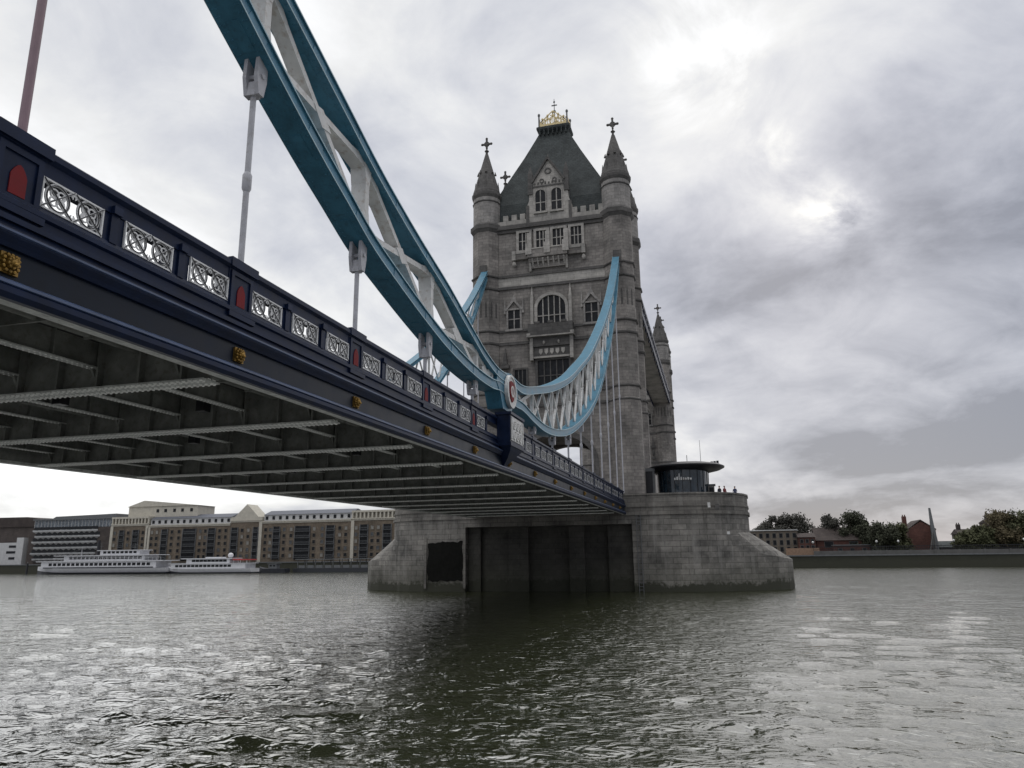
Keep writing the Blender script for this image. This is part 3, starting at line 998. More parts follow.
    b3.build("balcony_ledge", "trim", b2o)
    window(t, xw, Y0 - 2.2, Y0 + 2.0, 24.9, 29.2, 5, True, 0.35, proud=0.3, mat="soot_shade")
    for (ya, yb) in ((Y0 + 4.35, Y0 + 6.0), (Y0 - 6.2, Y0 - 4.55)):
        window(t, xw, ya, yb, 33.95, 36.6, 2, True, 0.24, proud=0.22, hood=True, mat="palegranite")
    for (ya, yb) in ((Y0 + 3.6, Y0 + 5.2), (Y0 - 5.3, Y0 - 3.7)):
        window(t, xw, ya, yb, 25.6, 28.2, 3, False, 0.22, proud=0.2, mat="soot_shade")
    for s in (1, -1):
        ni = MB()
        c = Y0 + s * 6.4
        ni.box(xw - 0.6, xw + 0.05, c - 0.5, c + 0.5, 25.8, 26.2)
        ni.ball((xw - 0.35, c, 27.3), 0.22, 0.28, 0.9, 8, 6)
        ni.box(xw - 0.7, xw + 0.05, c - 0.55, c + 0.55, 28.4, 28.9)
        ni.beam((xw - 0.35, c, 28.9), (xw - 0.35, c, 31.3), 0.8, 0.6, w2=0.06, h2=0.06)
        ni.build("statue_niche", "soot_shade", t)
    for s in (-1, 1):
        sd = MB()
        sd.box(xw + 2.2, xr - 2.2, Y0 - a0 - 0.80, Y0 - a0 - 0.72, 34.2, 37.4)
        sd.box(xw + 4.0, xr - 4.0, Y0 - a0 - 0.80, Y0 - a0 - 0.72, 12, 16)
        if s < 0:
            sd.build("side_window", "glass", t)
    # saddle slots where the chains enter the front turrets
    for s in (-1, 1):
        sl = MB()
        c = Y0 + s * a0
        sl.box(91.02, 91.5, c - 0.52, c + 0.52, 40.8, 43.1)
        sl.build("chain_slot", "soot_shade", t)
    return t


tower_a = build_tower()
tower_b = copy_tree(tower_a, None, (82, 0, 0))
tower_b["label"] = "rear gothic stone bridge tower, mostly hidden behind the nearer one, at the walkway's far end"

# ================================================================== HIGH WALKWAYS
def build_walkway(side):
    yc = {1: 10.4, -1: 28.0}[side]
    lab = {1: "dark blue high-level walkway joining the two towers on the right-hand side", -1: "hidden high-level walkway joining the two towers on their far left side"}[side]
    t = thing("high_walkway", lab, "footbridge", (139, yc, 39))
    z0, z1 = 38.9, 41.6
    x0, x1 = 103.6, 174.9
    f = MB(); f.box(x0, x1, yc - 1.85, yc + 1.85, z0, z0 + 0.3); f.box(x0, x1, yc - 1.7, yc + 1.7, z1 - 0.1, z1 + 0.15)
    f.build("walkway_floor", "granite", t)
    g = MB()
    for s in (-1, 1):
        y = yc + s * 1.95
        g.box(x0, x1, y - 0.09, y + 0.09, z0 - 0.25, z0 + 0.75)
        g.box(x0, x1, y - 0.09, y + 0.09, z1 - 0.5, z1 + 0.1)
        n = 24
        for i in range(n):
            xa = x0 + (x1 - x0) * i / n; xb = x0 + (x1 - x0) * (i + 1) / n
            g.beam((xa, y, z0 + 0.7), (xb, y, z1 - 0.4), 0.14, 0.16, up=(0, 1, 0))
            g.beam((xa, y, z1 - 0.4), (xb, y, z0 + 0.7), 0.12, 0.16, up=(0, 1, 0))
            g.beam((xa, y, z0 + 0.7), (xa, y, z1 - 0.4), 0.14, 0.16, up=(0, 1, 0))
    g.build("walkway_girder", "navy", t)
    n = 24
    bmz = MB(); bmz.beam((0, 0, -0.6), (0, 0.15, -0.05), 0.18, 0.3, up=(1, 0, 0))
    bk_me = bmz.data("walkway_bracket", MT["navy"])
    for i in range(n):
        xa = x0 + 0.8 + (x1 - x0 - 1.6) * i / (n - 1)
        for s in (-1, 1):
            bo = inst("walkway_bracket", bk_me, t, (xa, yc + s * 1.8, z0))
            if s < 0:
                bo.rotation_euler = (0, 0, PI)
    gl = MB()
    for s in (-1, 1):
        gl.box(x0, x1, yc + s * 1.78 - 0.02, yc + s * 1.78 + 0.02, z0 + 0.3, z1 - 0.1)
    gl.build("walkway_glazing", "glass", t)
    return t


build_walkway(1)
build_walkway(-1)
fl = thing("flagpole", "thin flagpole with a drooping dark flag above the right-hand walkway", "flagpole", (106, 9.3, 41.8))
m = MB(); m.rod((106, 9.3, 41.8), (106, 9.15, 46.8), 0.05, 0.03, 8); m.build("pole", "lead", fl)
m = MB()
for i in range(5):
    u = i / 4
    m.beam((106, 9.1 - 0.28 * u, 46.6 - 0.9 * u * u), (106, 9.1 - 0.28 * (u + 0.25), 46.6 - 0.9 * (u + 0.25) ** 2), 0.06, 0.34, up=(0, 0, 1))
m.build("flag", "black", fl)

# ================================================================== SIDE SPAN DECK
deck = thing("bridge_deck", "navy and charcoal side span deck with tracery parapet, running overhead from left to tower", "bridge", (45, Y0, 9))
XD0, XD1 = -6.0, 87.25
rm = MB(); rm.box(XD0, XD1, 10.75, 27.65, 9.0, 9.3); rm.sloped(slope).build("road_slab", "asphalt", deck)


def sweep(prof, s):
    """profile (outward, z) swept along the deck edge on side s"""
    m = MB()
    Yb = YS[s]
    m.loft([[(x, Yb - s * o, z) for o, z in prof] for x in np.linspace(XD0, XD1, 24)])
    return m.sloped(slope)


for s in (1, -1):
    sweep([(-0.3, 10.12), (0.05, 10.12), (0.05, 10.36), (0.14, 10.42), (0.14, 10.52), (0.08, 10.57), (-0.34, 10.57), (-0.34, 10.44), (-0.3, 10.38)], s).build("parapet_coping", "navy", deck)
    sweep([(-0.34, 9.05), (0.22, 9.05), (0.22, 9.14), (0.1, 9.18), (0.1, 9.33), (0.16, 9.36), (0.16, 9.44), (0.07, 9.5), (0.05, 9.575), (-0.3, 9.575)], s).build("parapet_base", "navy", deck)
    sweep([(-0.3, 8.66), (0.16, 8.66), (0.2, 8.72), (0.28, 8.80), (0.3, 8.86), (0.26, 8.92), (0.18, 8.95), (0.16, 9.047), (-0.3, 9.047)], s).build("upper_moulding", "navy", deck)
    sweep([(0.29, 8.83), (0.325, 8.845), (0.325, 8.875), (0.29, 8.885)], s).build("moulding_edge", "navy_lip", deck)
    sweep([(-0.1, 7.98), (0.09, 7.98), (0.09, 8.657), (-0.1, 8.657)], s).build("fascia_plate", "charcoal", deck)
    sweep([(0.092, 7.86), (0.20, 7.86), (0.28, 7.93), (0.28, 8.02), (0.22, 8.12), (0.13, 8.17), (0.092, 8.18)], s).build("bottom_flange", "navy", deck)
    sweep([(0.2, 8.10), (0.27, 8.05), (0.295, 8.06), (0.295, 8.10), (0.22, 8.15)], s).build("flange_edge", "navy_lip", deck)
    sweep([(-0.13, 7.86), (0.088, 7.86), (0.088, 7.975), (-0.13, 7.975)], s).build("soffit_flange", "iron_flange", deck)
    sweep([(-0.16, 7.98), (-0.11, 7.98), (-0.11, 9.0), (-0.16, 9.0)], s).build("edge_girder_web", "iron", deck)

# tracery panel master (centred on its own origin, facing -Y and +Y)
def tracery(w=1.27, h=0.53):
    m = MB()
    mm = lambda a, b, c: (a, c, b)
    t0 = 0.02
    for a0, a1, b0, b1 in ((-w / 2, w / 2, h / 2 - 0.03, h / 2), (-w / 2, w / 2, -h / 2, -h / 2 + 0.03), (-w / 2, -w / 2 + 0.03, -h / 2 + 0.03, h / 2 - 0.03), (w / 2 - 0.03, w / 2, -h / 2 + 0.03, h / 2 - 0.03)):
        m.box(a0, a1, -t0, t0, b0, b1)
    def annulus(ca, cb, r, rr, th, n=18):
        m.ring([(ca + r * math.cos(2 * PI * i / n), cb + r * math.sin(2 * PI * i / n)) for i in range(n)], [(ca + rr * math.cos(2 * PI * i / n), cb + rr * math.sin(2 * PI * i / n)) for i in range(n)], mm, -th, th)
    for c in (-w / 4, w / 4):
        annulus(c, 0, h / 2 - 0.015, h / 2 - 0.062, 0.012, 24)
        for q in range(4):
            a = PI / 4 + q * PI / 2
            annulus(c + 0.095 * math.cos(a), 0.095 * math.sin(a), 0.092, 0.066, 0.010, 12)
        for dx in (-1, 1):
            m.beam((c - dx * w / 4, 0, -h / 2), (c + dx * w / 4, 0, h / 2), 0.03, 0.03, up=(0, 1, 0))
        for dx in (-1, 1):
            for dz in (-1, 1):
                m.prism([(c + dx * (w / 4 - 0.02), dz * (h / 2 - 0.02)), (c + dx * (w / 4 - 0.13), dz * (h / 2 - 0.02)), (c + dx * (w / 4 - 0.02), dz * (h / 2 - 0.13))], mm, -0.008, 0.008)
    annulus(0, 0, h / 2 - 0.03, h / 2 - 0.07, 0.010, 20)
    return m


def tracery_lines(w=1.27, h=0.53):
    m = MB()
    for c in (-w / 4, w / 4):
        n = 24
        r = h / 2 - 0.045
        for i in range(n):
            a, b_ = 2 * PI * i / n, 2 * PI * (i + 1) / n
            for y in (-0.02, 0.02):
                m.beam((c + r * math.cos(a), y, r * math.sin(a)), (c + r * math.cos(b_), y, r * math.sin(b_)), 0.016, 0.016, up=(0, 1, 0))
        for dx in (-1, 1):
            for y in (-0.025, 0.025):
                m.beam((c - dx * w / 4 * 0.95, y, -h / 2 * 0.95), (c + dx * w / 4 * 0.95, y, h / 2 * 0.95), 0.014, 0.014, up=(0, 1, 0))
    return m


pan_me = tracery().data("tracery_panel", MT["cream_tracery"])
lin_me = tracery_lines().data("tracery_outline", MT["black"])
pil = MB()
pil.box(-0.46, 0.46, -0.065, 0.30, -0.6, 0.44)
pil.box(-0.50, 0.50, -0.16, 0.36, 0.44, 0.655)
pil.box(-0.48, 0.48, -0.165, 0.34, -0.72, -0.60)
for a, b_ in ((-0.40, -0.30), (0.30, 0.40)):
    pil.box(a, b_, -0.10, -0.065, -0.5, 0.38)
pil.box(-0.30, 0.30, -0.10, -0.065, 0.28, 0.38)
pil.box(-0.30, 0.30, -0.10, -0.065, -0.5, -0.42)
pil_me = pil.data("parapet_pilaster", MT["navy"])
rd = MB()
rd.prism(arch_pts(-0.145, 0.145, -0.40, -0.08, 0.12, 10, True), lambda a, b, c: (a, c, b), -0.085, -0.066)
red_me = rd.data("red_arch_panel", MT["red"])
po = MB(); po.box(-0.258, 0.258, -0.025, 0.28, -0.27, 0.27); po.box(-0.09, 0.09, -0.07, -0.025, -0.27, 0.27); po.box(-0.10, 0.10, -0.13, -0.06, 0.272, 0.42)
post_me = po.data("parapet_post", MT["navy"])
li = MB()
li.box(-0.20, 0.20, -0.20, 0.20, 0.0, 0.05)
r5 = random.Random(5)
for i in range(12):
    a = 2 * PI * i / 12
    q_ = 0.155 / max(abs(math.cos(a)), abs(math.sin(a))) ** 0.7
    li.ball((q_ * math.cos(a), q_ * math.sin(a), 0.06), 0.05, 0.05, 0.05, 7, 4)
for i in range(8):
    a = 2 * PI * i / 8 + 0.2
    li.ball((0.09 * math.cos(a), 0.09 * math.sin(a), 0.10), 0.045, 0.045, 0.05, 7, 4)
li.ball((0, 0.0, 0.12), 0.08, 0.09, 0.07, 8, 5)
li.ball((0, -0.04, 0.17), 0.05, 0.045, 0.045, 8, 5)
for s in (-1, 1):
    li.ball((s * 0.075, 0.1, 0.11), 0.03, 0.03, 0.04, 6, 4)
li.v = [(x * 0.80, -z, y * 0.80) for x, y, z in li.v]        # faces outwards, -Y
lion_me = li.data("lion_boss", MT["gold"], smooth=True)

for s in (1, -1):
    Yb = YS[s]
    for k, xk in enumerate(XK):
        if xk > 86.8:
            continue
        z = 9.95 + slope(xk)
        if not 33.5 < xk < 37.4:
            p = inst("parapet_pilaster", pil_me, deck, (xk, Yb, z))
            if xk < 38:
                r_ = inst("red_arch_panel", red_me, p, (xk, Yb, z))
            if s < 0:
                p.rotation_euler = (0, 0, PI)
        b_ = inst("lion_boss", lion_me, deck, (xk + 0.02, Yb - s * 0.09, 8.42 + slope(xk)))
        if s < 0:
            b_.rotation_euler = (0, 0, PI)
        for q, off in enumerate((1.07, 2.85, 4.64)):
            xp = xk + off
            if xp > 86.5 or 33.3 < xp < 37.4:
                continue
            zz = 9.847 + slope(xp)
            pn = inst("tracery_panel", pan_me, deck, (xp, Yb - s * 0.045, zz))
            ln = inst("tracery_outline", lin_me, pn, (xp, Yb - s * 0.045, zz))
            if q < 2 and not 33.0 < xp + 0.89 < 37.6:
                pst = inst("parapet_post", post_me, deck, (xp + 0.89, Yb, zz))
                if s < 0:
                    pst.rotation_euler = (0, 0, PI)
    # pedestal under the chain pin
    pd = MB()
    y0, y1 = (9.42, 10.1) if s > 0 else (YE + 0.1, YE + 0.78)
    pd.box(34.6, 37.1, y0, y1, 9.25, 10.6)
    pd.box(34.52, 37.18, y0 - 0.08, y1 + 0.08, 10.603, 10.74)
    pd.box(34.54, 37.16, y0 - 0.06, y1 + 0.06, 9.05, 9.247)
    yo = y0 if s > 0 else y1
    pd.loft([[(34.7 + d, yo + s * e, z), (37.0 - d, yo + s * e, z), (37.0 - d, yo + s * 0.75, z), (34.7 + d, yo + s * 0.75, z)] for z, d, e in ((9.047, 0, 0), (8.85, 0.25, 0.1), (8.55, 0.6, 0.32), (8.25, 0.9, 0.58), (8.0, 1.0, 0.66))])
    pdo = pd.sloped(slope).build("pin_pedestal", "navy", deck)
    wp = MB()
    zc_ = 10.1 + slope(35.5)
    ys_ = yo - s * 0.03
    mm = lambda a, b, c: (a, ys_ - s * c, b)
    for a, b0, b1 in ((34.8, 9.4, 10.5), (36.9, 9.4, 10.5)):
        wp.box(a - 0.06, a + 0.06, min(ys_ - s * 0.05, ys_), max(ys_ - s * 0.05, ys_), b0 + 0.27, b1 + 0.27)
    wp.box(34.72, 36.98, min(ys_, ys_ + s * 0.02), max(ys_, ys_ + s * 0.02), 9.6, 10.8)
    for ca in (35.27, 35.85, 36.43):
        for cb in (9.9, 10.42):
            wp.ring([(ca + 0.26 * math.cos(i * PI / 8), cb + 0.02 + 0.26 * math.sin(i * PI / 8)) for i in range(16)], [(ca + 0.17 * math.cos(i * PI / 8), cb + 0.02 + 0.17 * math.sin(i * PI / 8)) for i in range(16)], mm, 0.0, 0.05)
            wp.ring([(ca + 0.1 * math.cos(i * PI / 4), cb + 0.02 + 0.1 * math.sin(i * PI / 4)) for i in range(8)], [(ca + 0.05 * math.cos(i * PI / 4), cb + 0.02 + 0.05 * math.sin(i * PI / 4)) for i in range(8)], mm, 0.0, 0.06)
    wpo = wp.build("pedestal_tracery", "white", pdo)

# floor beams and stringers under the road
def rivet(m, x, y, z, r=0.043, h=0.03):
    vs = [(x + r * math.cos(i * PI / 3), y + r * math.sin(i * PI / 3), z) for i in range(6)] + [(x + r * 0.55 * math.cos(i * PI / 3), y + r * 0.55 * math.sin(i * PI / 3), z - h) for i in range(6)]
    m.add(vs, [(i, (i + 1) % 6, (i + 1) % 6 + 6, i + 6) for i in range(6)] + [tuple(range(6, 12))])


yA, yB = 10.72, 27.68
web = MB()
web.box(-0.02, 0.02, yA, yB, -1.1, 0.0)
yy = 11.4
while yy < 27.4:
    for s in (-1, 1):
        web.box(min(0.02 * s, s * 0.2), max(0.02 * s, s * 0.2), yy - 0.03, yy + 0.03, -1.08, -0.02)
    yy += 1.16
web_me = web.data("floor_beam", MT["iron"])
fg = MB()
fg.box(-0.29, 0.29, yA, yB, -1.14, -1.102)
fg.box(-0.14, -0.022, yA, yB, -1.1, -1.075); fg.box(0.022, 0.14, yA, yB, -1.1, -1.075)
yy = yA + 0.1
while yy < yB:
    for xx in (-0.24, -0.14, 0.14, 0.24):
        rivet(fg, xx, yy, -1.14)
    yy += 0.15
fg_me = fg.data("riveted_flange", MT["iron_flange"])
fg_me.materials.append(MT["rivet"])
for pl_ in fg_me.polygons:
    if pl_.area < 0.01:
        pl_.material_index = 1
st_y = [11.55, 13.85, 16.15, 18.45, 20.75, 23.05, 25.35, 27.2]
strg, stf = MB(), MB()
for y_ in st_y:
    strg.box(0.03, 5.69, y_ - 0.02, y_ + 0.02, -0.6, 0.0)
    for xx in (1.4, 2.86, 4.3):
        strg.box(xx - 0.02, xx + 0.02, y_ - 0.12, y_ + 0.12, -0.58, -0.01)
    for xx in (0.03, 5.47):
        strg.add([(xx, y_ - 0.03, -0.62), (xx + 0.22, y_ - 0.03, -0.62), (xx, y_ - 0.03, -1.0), (xx, y_ + 0.03, -0.62), (xx + 0.22, y_ + 0.03, -0.62), (xx, y_ + 0.03, -1.0)], [(0, 1, 2), (3, 5, 4), (0, 3, 4, 1), (1, 4, 5, 2), (2, 5, 3, 0)])
for xx in (2.86,):
    strg.box(xx - 0.03, xx + 0.03, yA, yB, -0.42, 0.0)
str_me = []
for y_ in st_y:
    a = MB(); a.box(0.03, 5.69, -0.02, 0.02, -0.6, 0.0)
    for xx in (1.4, 2.86, 4.3):
        a.box(xx - 0.02, xx + 0.02, -0.12, 0.12, -0.58, -0.01)
    for xx in (0.03, 5.47):
        s_ = 1 if xx < 1 else -1
        x_ = xx if xx < 1 else 5.69
        a.prism([(x_, -0.6), (x_ + s_ * 0.25, -0.6), (x_, -1.05)], mY, -0.03, 0.03)
    str_me.append(a.data("stringer", MT["iron"]))
    break
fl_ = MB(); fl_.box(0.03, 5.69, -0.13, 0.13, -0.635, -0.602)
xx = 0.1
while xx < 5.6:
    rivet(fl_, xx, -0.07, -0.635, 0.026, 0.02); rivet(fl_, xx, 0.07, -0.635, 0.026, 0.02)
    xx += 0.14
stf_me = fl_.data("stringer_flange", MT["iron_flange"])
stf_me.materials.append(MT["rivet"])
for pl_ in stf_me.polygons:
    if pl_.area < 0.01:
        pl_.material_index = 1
jk = MB(); jk.box(-0.03, 0.03, yA, yB, -0.4, 0.0)
jk_me = jk.data("cross_rib", MT["iron"])
for k, xk in enumerate(XK):
    if xk > 86.5:
        continue
    z = 8.995 + slope(xk)
    fb = inst("floor_beam", web_me, deck, (xk, Y0, z)); fb.location.y -= Y0
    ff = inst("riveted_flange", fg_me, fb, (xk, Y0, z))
    WL[fb] = Vector((xk, 0, z)); ff.location = (0, 0, 0)
    if xk + 5.72 < 87.5:
        for y_ in st_y:
            if xk > 60 and y_ not in st_y[::2]:
                continue
            so = inst("stringer", str_me[0], deck, (xk, y_, z))
            so.rotation_euler = (0, -0.01, 0)
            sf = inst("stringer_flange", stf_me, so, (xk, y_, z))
        jo = inst("cross_rib", jk_me, deck, (xk + 2.86, 0, z + 0.028))

for yy, r_, zz in ((12.7, 0.09, 8.72), (14.9, 0.06, 8.78), (19.7, 0.13, 8.66), (24.3, 0.07, 8.75)):
    m = MB()
    for k in range(len(XK) - 1):
        xa, xb = XK[k] + 0.05, XK[k + 1] - 0.05
        if XK[k + 1] > 86:
            continue
        m.rod((xa, yy, zz), (xb, yy, zz), r_, n=8)
        m.box(xa + 0.9, xa + 0.96, yy - r_ - 0.02, yy + r_ + 0.02, zz - r_ - 0.015, 8.99)
        m.box(xa + 4.1, xa + 4.16, yy - r_ - 0.02, yy + r_ + 0.02, zz - r_ - 0.015, 8.99)
    m.sloped(slope).build("service_pipe", "iron", deck)
bx = MB(); bx.box(-0.16, 0.16, -0.14, 0.14, -0.75, -0.4); bx.box(-0.05, 0.05, -0.05, 0.05, -0.4, 0)
bx_me = bx.data("junction_box", MT["black"])
for xx, yy in ((18.6, 14.6), (16.4, 17.6), (24.1, 19.2), (29.6, 15.1), (35.2, 21.7)):
    inst("junction_box", bx_me, deck, (xx, yy, 8.99 + slope(xx)))

# ================================================================== SUSPENSION CHAINS
LN = spline([(4, 21.15), (5, 20.6), (9, 18.45), (12.5, 16.62), (14.4, 15.7), (16.7, 14.70), (18, 14.2), (19.7, 13.54), (21.8, 13.02), (24.9, 12.38), (26.8, 12.08), (30.4, 11.80), (33.0, 11.84), (34.4, 12.0), (35.6, 11.9)])
UN = spline([(4, 21.72), (5, 21.4), (9, 20.05), (12.5, 18.75), (14.32, 18.1), (16, 17.5), (17.9, 16.81), (19.5, 16.22), (20.8, 15.8), (23.5, 15.08), (26.7, 14.35), (29.3, 13.62), (31.8, 12.95), (34, 12.63), (35.6, 12.7)])
UR = spline([(36.0, 13.3), (37.2, 13.22), (38.7, 13.24), (42.3, 13.98), (47.4, 15.24), (53.8, 17.35), (58.5, 19.38), (63, 21.4), (68.8, 24.62), (75.3, 28.68), (80.3, 32.2), (84.3, 35.5), (88.0, 39.0), (91.2, 42.3), (92.9, 44.1)])
LR = spline([(36.0, 11.85), (37.1, 11.75), (38.6, 11.82), (40.9, 11.64), (44.1, 11.52), (47.7, 11.79), (52.4, 12.62), (56.8, 13.9), (63.6, 16.52), (67.7, 18.6), (72.7, 21.84), (75.6, 24.1), (80.5, 28.3), (83.4, 31.1), (86.3, 34.5), (89, 38.0), (91.2, 41.1), (92.9, 43.5)])


def build_chain(s):
    yc = YS[s]
    lab = {1: "near sky-blue suspension chain with white lattice, swooping from top left to the tower's right turret", -1: "distant sky-blue suspension chain seen in pieces behind the near one, entering the tower's left turret"}[s]
    t = thing("suspension_chain", lab, "chain", (35.6, yc, 12.4))
    w = 0.85

    def chord(name, fb, th, xa, xb, n):
        xs = np.linspace(xa, xb, n)
        pts = [(x, fb(x), th(x) if callable(th) else th) for x in xs]
        m, lip = MB(), MB()
        core, flt, flb = [], [], []
        for i, (x, z, h) in enumerate(pts):
            j0, j1 = max(i - 1, 0), min(i + 1, n - 1)
            dx, dz = pts[j1][0] - pts[j0][0], pts[j1][1] - pts[j0][1]
            L = math.hypot(dx, dz)
            hv = h * dx / L if dx / L > 0.6 else h * 0.6
            nx, nz = -dz / L, dx / L
            H = h * nz            # vertical thickness -> normal thickness
            q = lambda o, k: (x + nx * k, yc + o, z + nz * k)
            iw = w / 2 - 0.05
            core.append([q(-iw, 0.03), q(iw, 0.03), q(iw, H - 0.03), q(-iw, H - 0.03)])
            flb.append([q(-w / 2, 0), q(w / 2, 0), q(w / 2, 0.03), q(-w / 2, 0.03)])
            flt.append([q(-w / 2, H - 0.03), q(w / 2, H - 0.03), q(w / 2, H), q(-w / 2, H)])
        m.loft(core); m.loft(flb); m.loft(flt)
        if xa < 30 and s > 0:
            fz = lambda x: (fb(x), (fb(x + 0.05) - fb(x - 0.05)) / 0.1)
            hh = th if not callable(th) else 0.45
            def stud(p, nrm, r=0.026):
                nrm = Vector(nrm).normalized(); u = nrm.orthogonal().normalized(); v = nrm.cross(u); p = Vector(p)
                b0 = len(m.v)
                m.v += [tuple(p + (u * math.cos(i * PI / 3) + v * math.sin(i * PI / 3)) * r) for i in range(6)] + [tuple(p + nrm * 0.02 + (u * math.cos(i * PI / 3) + v * math.sin(i * PI / 3)) * r * 0.6) for i in range(6)]
                m.f += [(b0 + i, b0 + (i + 1) % 6, b0 + (i + 1) % 6 + 6, b0 + i + 6) for i in range(6)] + [tuple(range(b0 + 6, b0 + 12))]
            x = 9.0
            while x < 33.0:
                z, sl_ = fz(x)
                L = math.hypot(1, sl_); nx, nz = -sl_ / L, 1 / L
                for k_ in (0.09, hh * nz - 0.09):
                    stud((x + nx * k_, yc - w / 2 + 0.052, z + nz * k_), (0, -1, 0), 0.02)
                for o_ in (-w / 2 + 0.07, -w / 2 + 0.17, w / 2 - 0.17, w / 2 - 0.07):
                    stud((x, yc + o_, z), (-nx, 0, -nz))
                x += 0.17
            x = 10.0
            while x < 32.5:
                za, sl_ = fz(x); zb2, _ = fz(x + 0.7)
                L = math.hypot(1, sl_); nx, nz = -sl_ / L, 1 / L
                m.beam((x - nx * 0.008, yc, za - nz * 0.008), (x + 0.7 - nx * 0.008, yc, zb2 - nz * 0.008), w - 0.5, 0.016)
                m.beam((x + nx * hh * nz / 2, yc - w / 2 + 0.045, za + nz * hh * nz / 2), (x + 0.7 + nx * hh * nz / 2, yc - w / 2 + 0.045, zb2 + nz * hh * nz / 2), 0.02, hh * nz - 0.16)
                x += 1.907 * 1.5
        o = m.build(name, "blue", t)
        for e, o2 in ((-w / 2 - 0.012, 0.012), (w / 2 + 0.012, -0.012)):
            for F, k0, k1 in ((flb, 0, 3), (flt, 0, 3)):
                secs = []
                for (i, (x, z, h)), fsec in zip(enumerate(pts), F):
                    b0, b1 = Vector(fsec[0]), Vector(fsec[3])
                    d = (b1 - b0).normalized() * 0.006
                    b0 = b0 - d; b1 = b1 + d
                    secs.append([(b0.x, yc + e, b0.z), (b0.x, yc + e + o2, b0.z), (b1.x, yc + e + o2, b1.z), (b1.x, yc + e, b1.z)])
                lip.loft(secs)
        lip.build("chord_trim", "blue_lip", o)
        return o

    chord("lower_chord", LN, 0.47, 4.0, 35.4, 70)
    chord("upper_chord", UN, 0.44, 4.0, 35.4, 70)
    chord("upper_chord", lambda x: UR(x) - 0.45, 0.46, 36.1, 92.8, 80)
    chord("lower_chord", LR, 0.46, 36.1, 92.8, 80)
    end = MB()
    end.beam((-4.5, yc, 26.4), (4.2, yc, 21.6), w * 0.98, 0.9, up=(0, 1, 0)) if False else end.beam((-4.5, yc, 26.4), (4.2, yc, 21.75), w * 0.98, 0.9)
    end.build("end_link", "blue", t)
    # knuckle plate round the pin
    kn = MB()
    prof = [(33.6, 12.35), (34.2, 11.95), (34.7, 11.2), (36.2, 11.2), (36.8, 11.85), (37.6, 12.1), (37.6, 13.1), (36.9, 13.22), (35.9, 13.28), (34.9, 13.1), (33.8, 12.95)]
    kn.prism(prof, mY, yc - w / 2 + 0.02, yc + w / 2 - 0.02)
    kn.build("pin_knuckle", "blue", t)
    # medallion on the pin
    for so in ((-1,) if s > 0 else (1,)):
        yf = yc + so * (w / 2)
        me = MB()
        c = (35.75, 12.25)
        circ = lambda r, n=28, e=1.0: [(c[0] + r * math.cos(2 * PI * i / n), c[1] + r * e * math.sin(2 * PI * i / n)) for i in range(n)]
        ya, yb = sorted((yf, yf + so * 0.14))
        me.prism(circ(0.86), mY, ya, yb)
        ya, yb = sorted((yf + so * 0.14, yf + so * 0.19))
        me.ring(circ(0.86), circ(0.75), mY, ya, yb)
        mo = me.build("pin_medallion", "white", t)
        sh = MB()
        ya, yb = sorted((yf + so * 0.14, yf + so * 0.2))
        sh.prism([(c[0] - 0.42, c[1] + 0.42), (c[0] - 0.2, c[1] + 0.52), (c[0] + 0.2, c[1] + 0.52), (c[0] + 0.42, c[1] + 0.42), (c[0] + 0.42, c[1] - 0.1), (c[0] + 0.25, c[1] - 0.42), (c[0], c[1] - 0.56), (c[0] - 0.25, c[1] - 0.42), (c[0] - 0.42, c[1] - 0.1)], mY, ya, yb)
        sho = sh.build("red_shield", "red", mo)
        gd = MB()
        ya, yb = sorted((yf + so * 0.2, yf + so * 0.22))
        gd.ring(circ(0.3, 16), circ(0.22, 16), mY, ya, yb)
        gd.box(c[0] - 0.05, c[0] + 0.05, ya, yb, c[1] - 0.2, c[1] + 0.2)
        gd.build("shield_emblem", "white", mo)
    # lattice between the chords: a post and a crossed bay at every hanger
    def member(p, q, a, b_, gus=True):
        p, q = Vector(p), Vector(q)
        m = MB()
        m.beam(p, q, a, b_, up=(0, 1, 0))
        L = (q - p).length
        if gus and L > 1.0:
            d = (q - p).normalized()
            g = min(0.9, L * 0.3)
            m.beam(p, p + d * g, a * 1.9, b_ * 1.04, up=(0, 1, 0), w2=a * 1.02, h2=b_ * 1.03)
            m.beam(q, q - d * g, a * 1.9, b_ * 1.04, up=(0, 1, 0), w2=a * 1.02, h2=b_ * 1.03)
        return m.build("lattice_bar", "white", t)
    nodes = [x for x in XK if x > 4.5 and not 33 < x < 38.5 and x < 90] + [33.4, 38.6]
    nodes.sort()
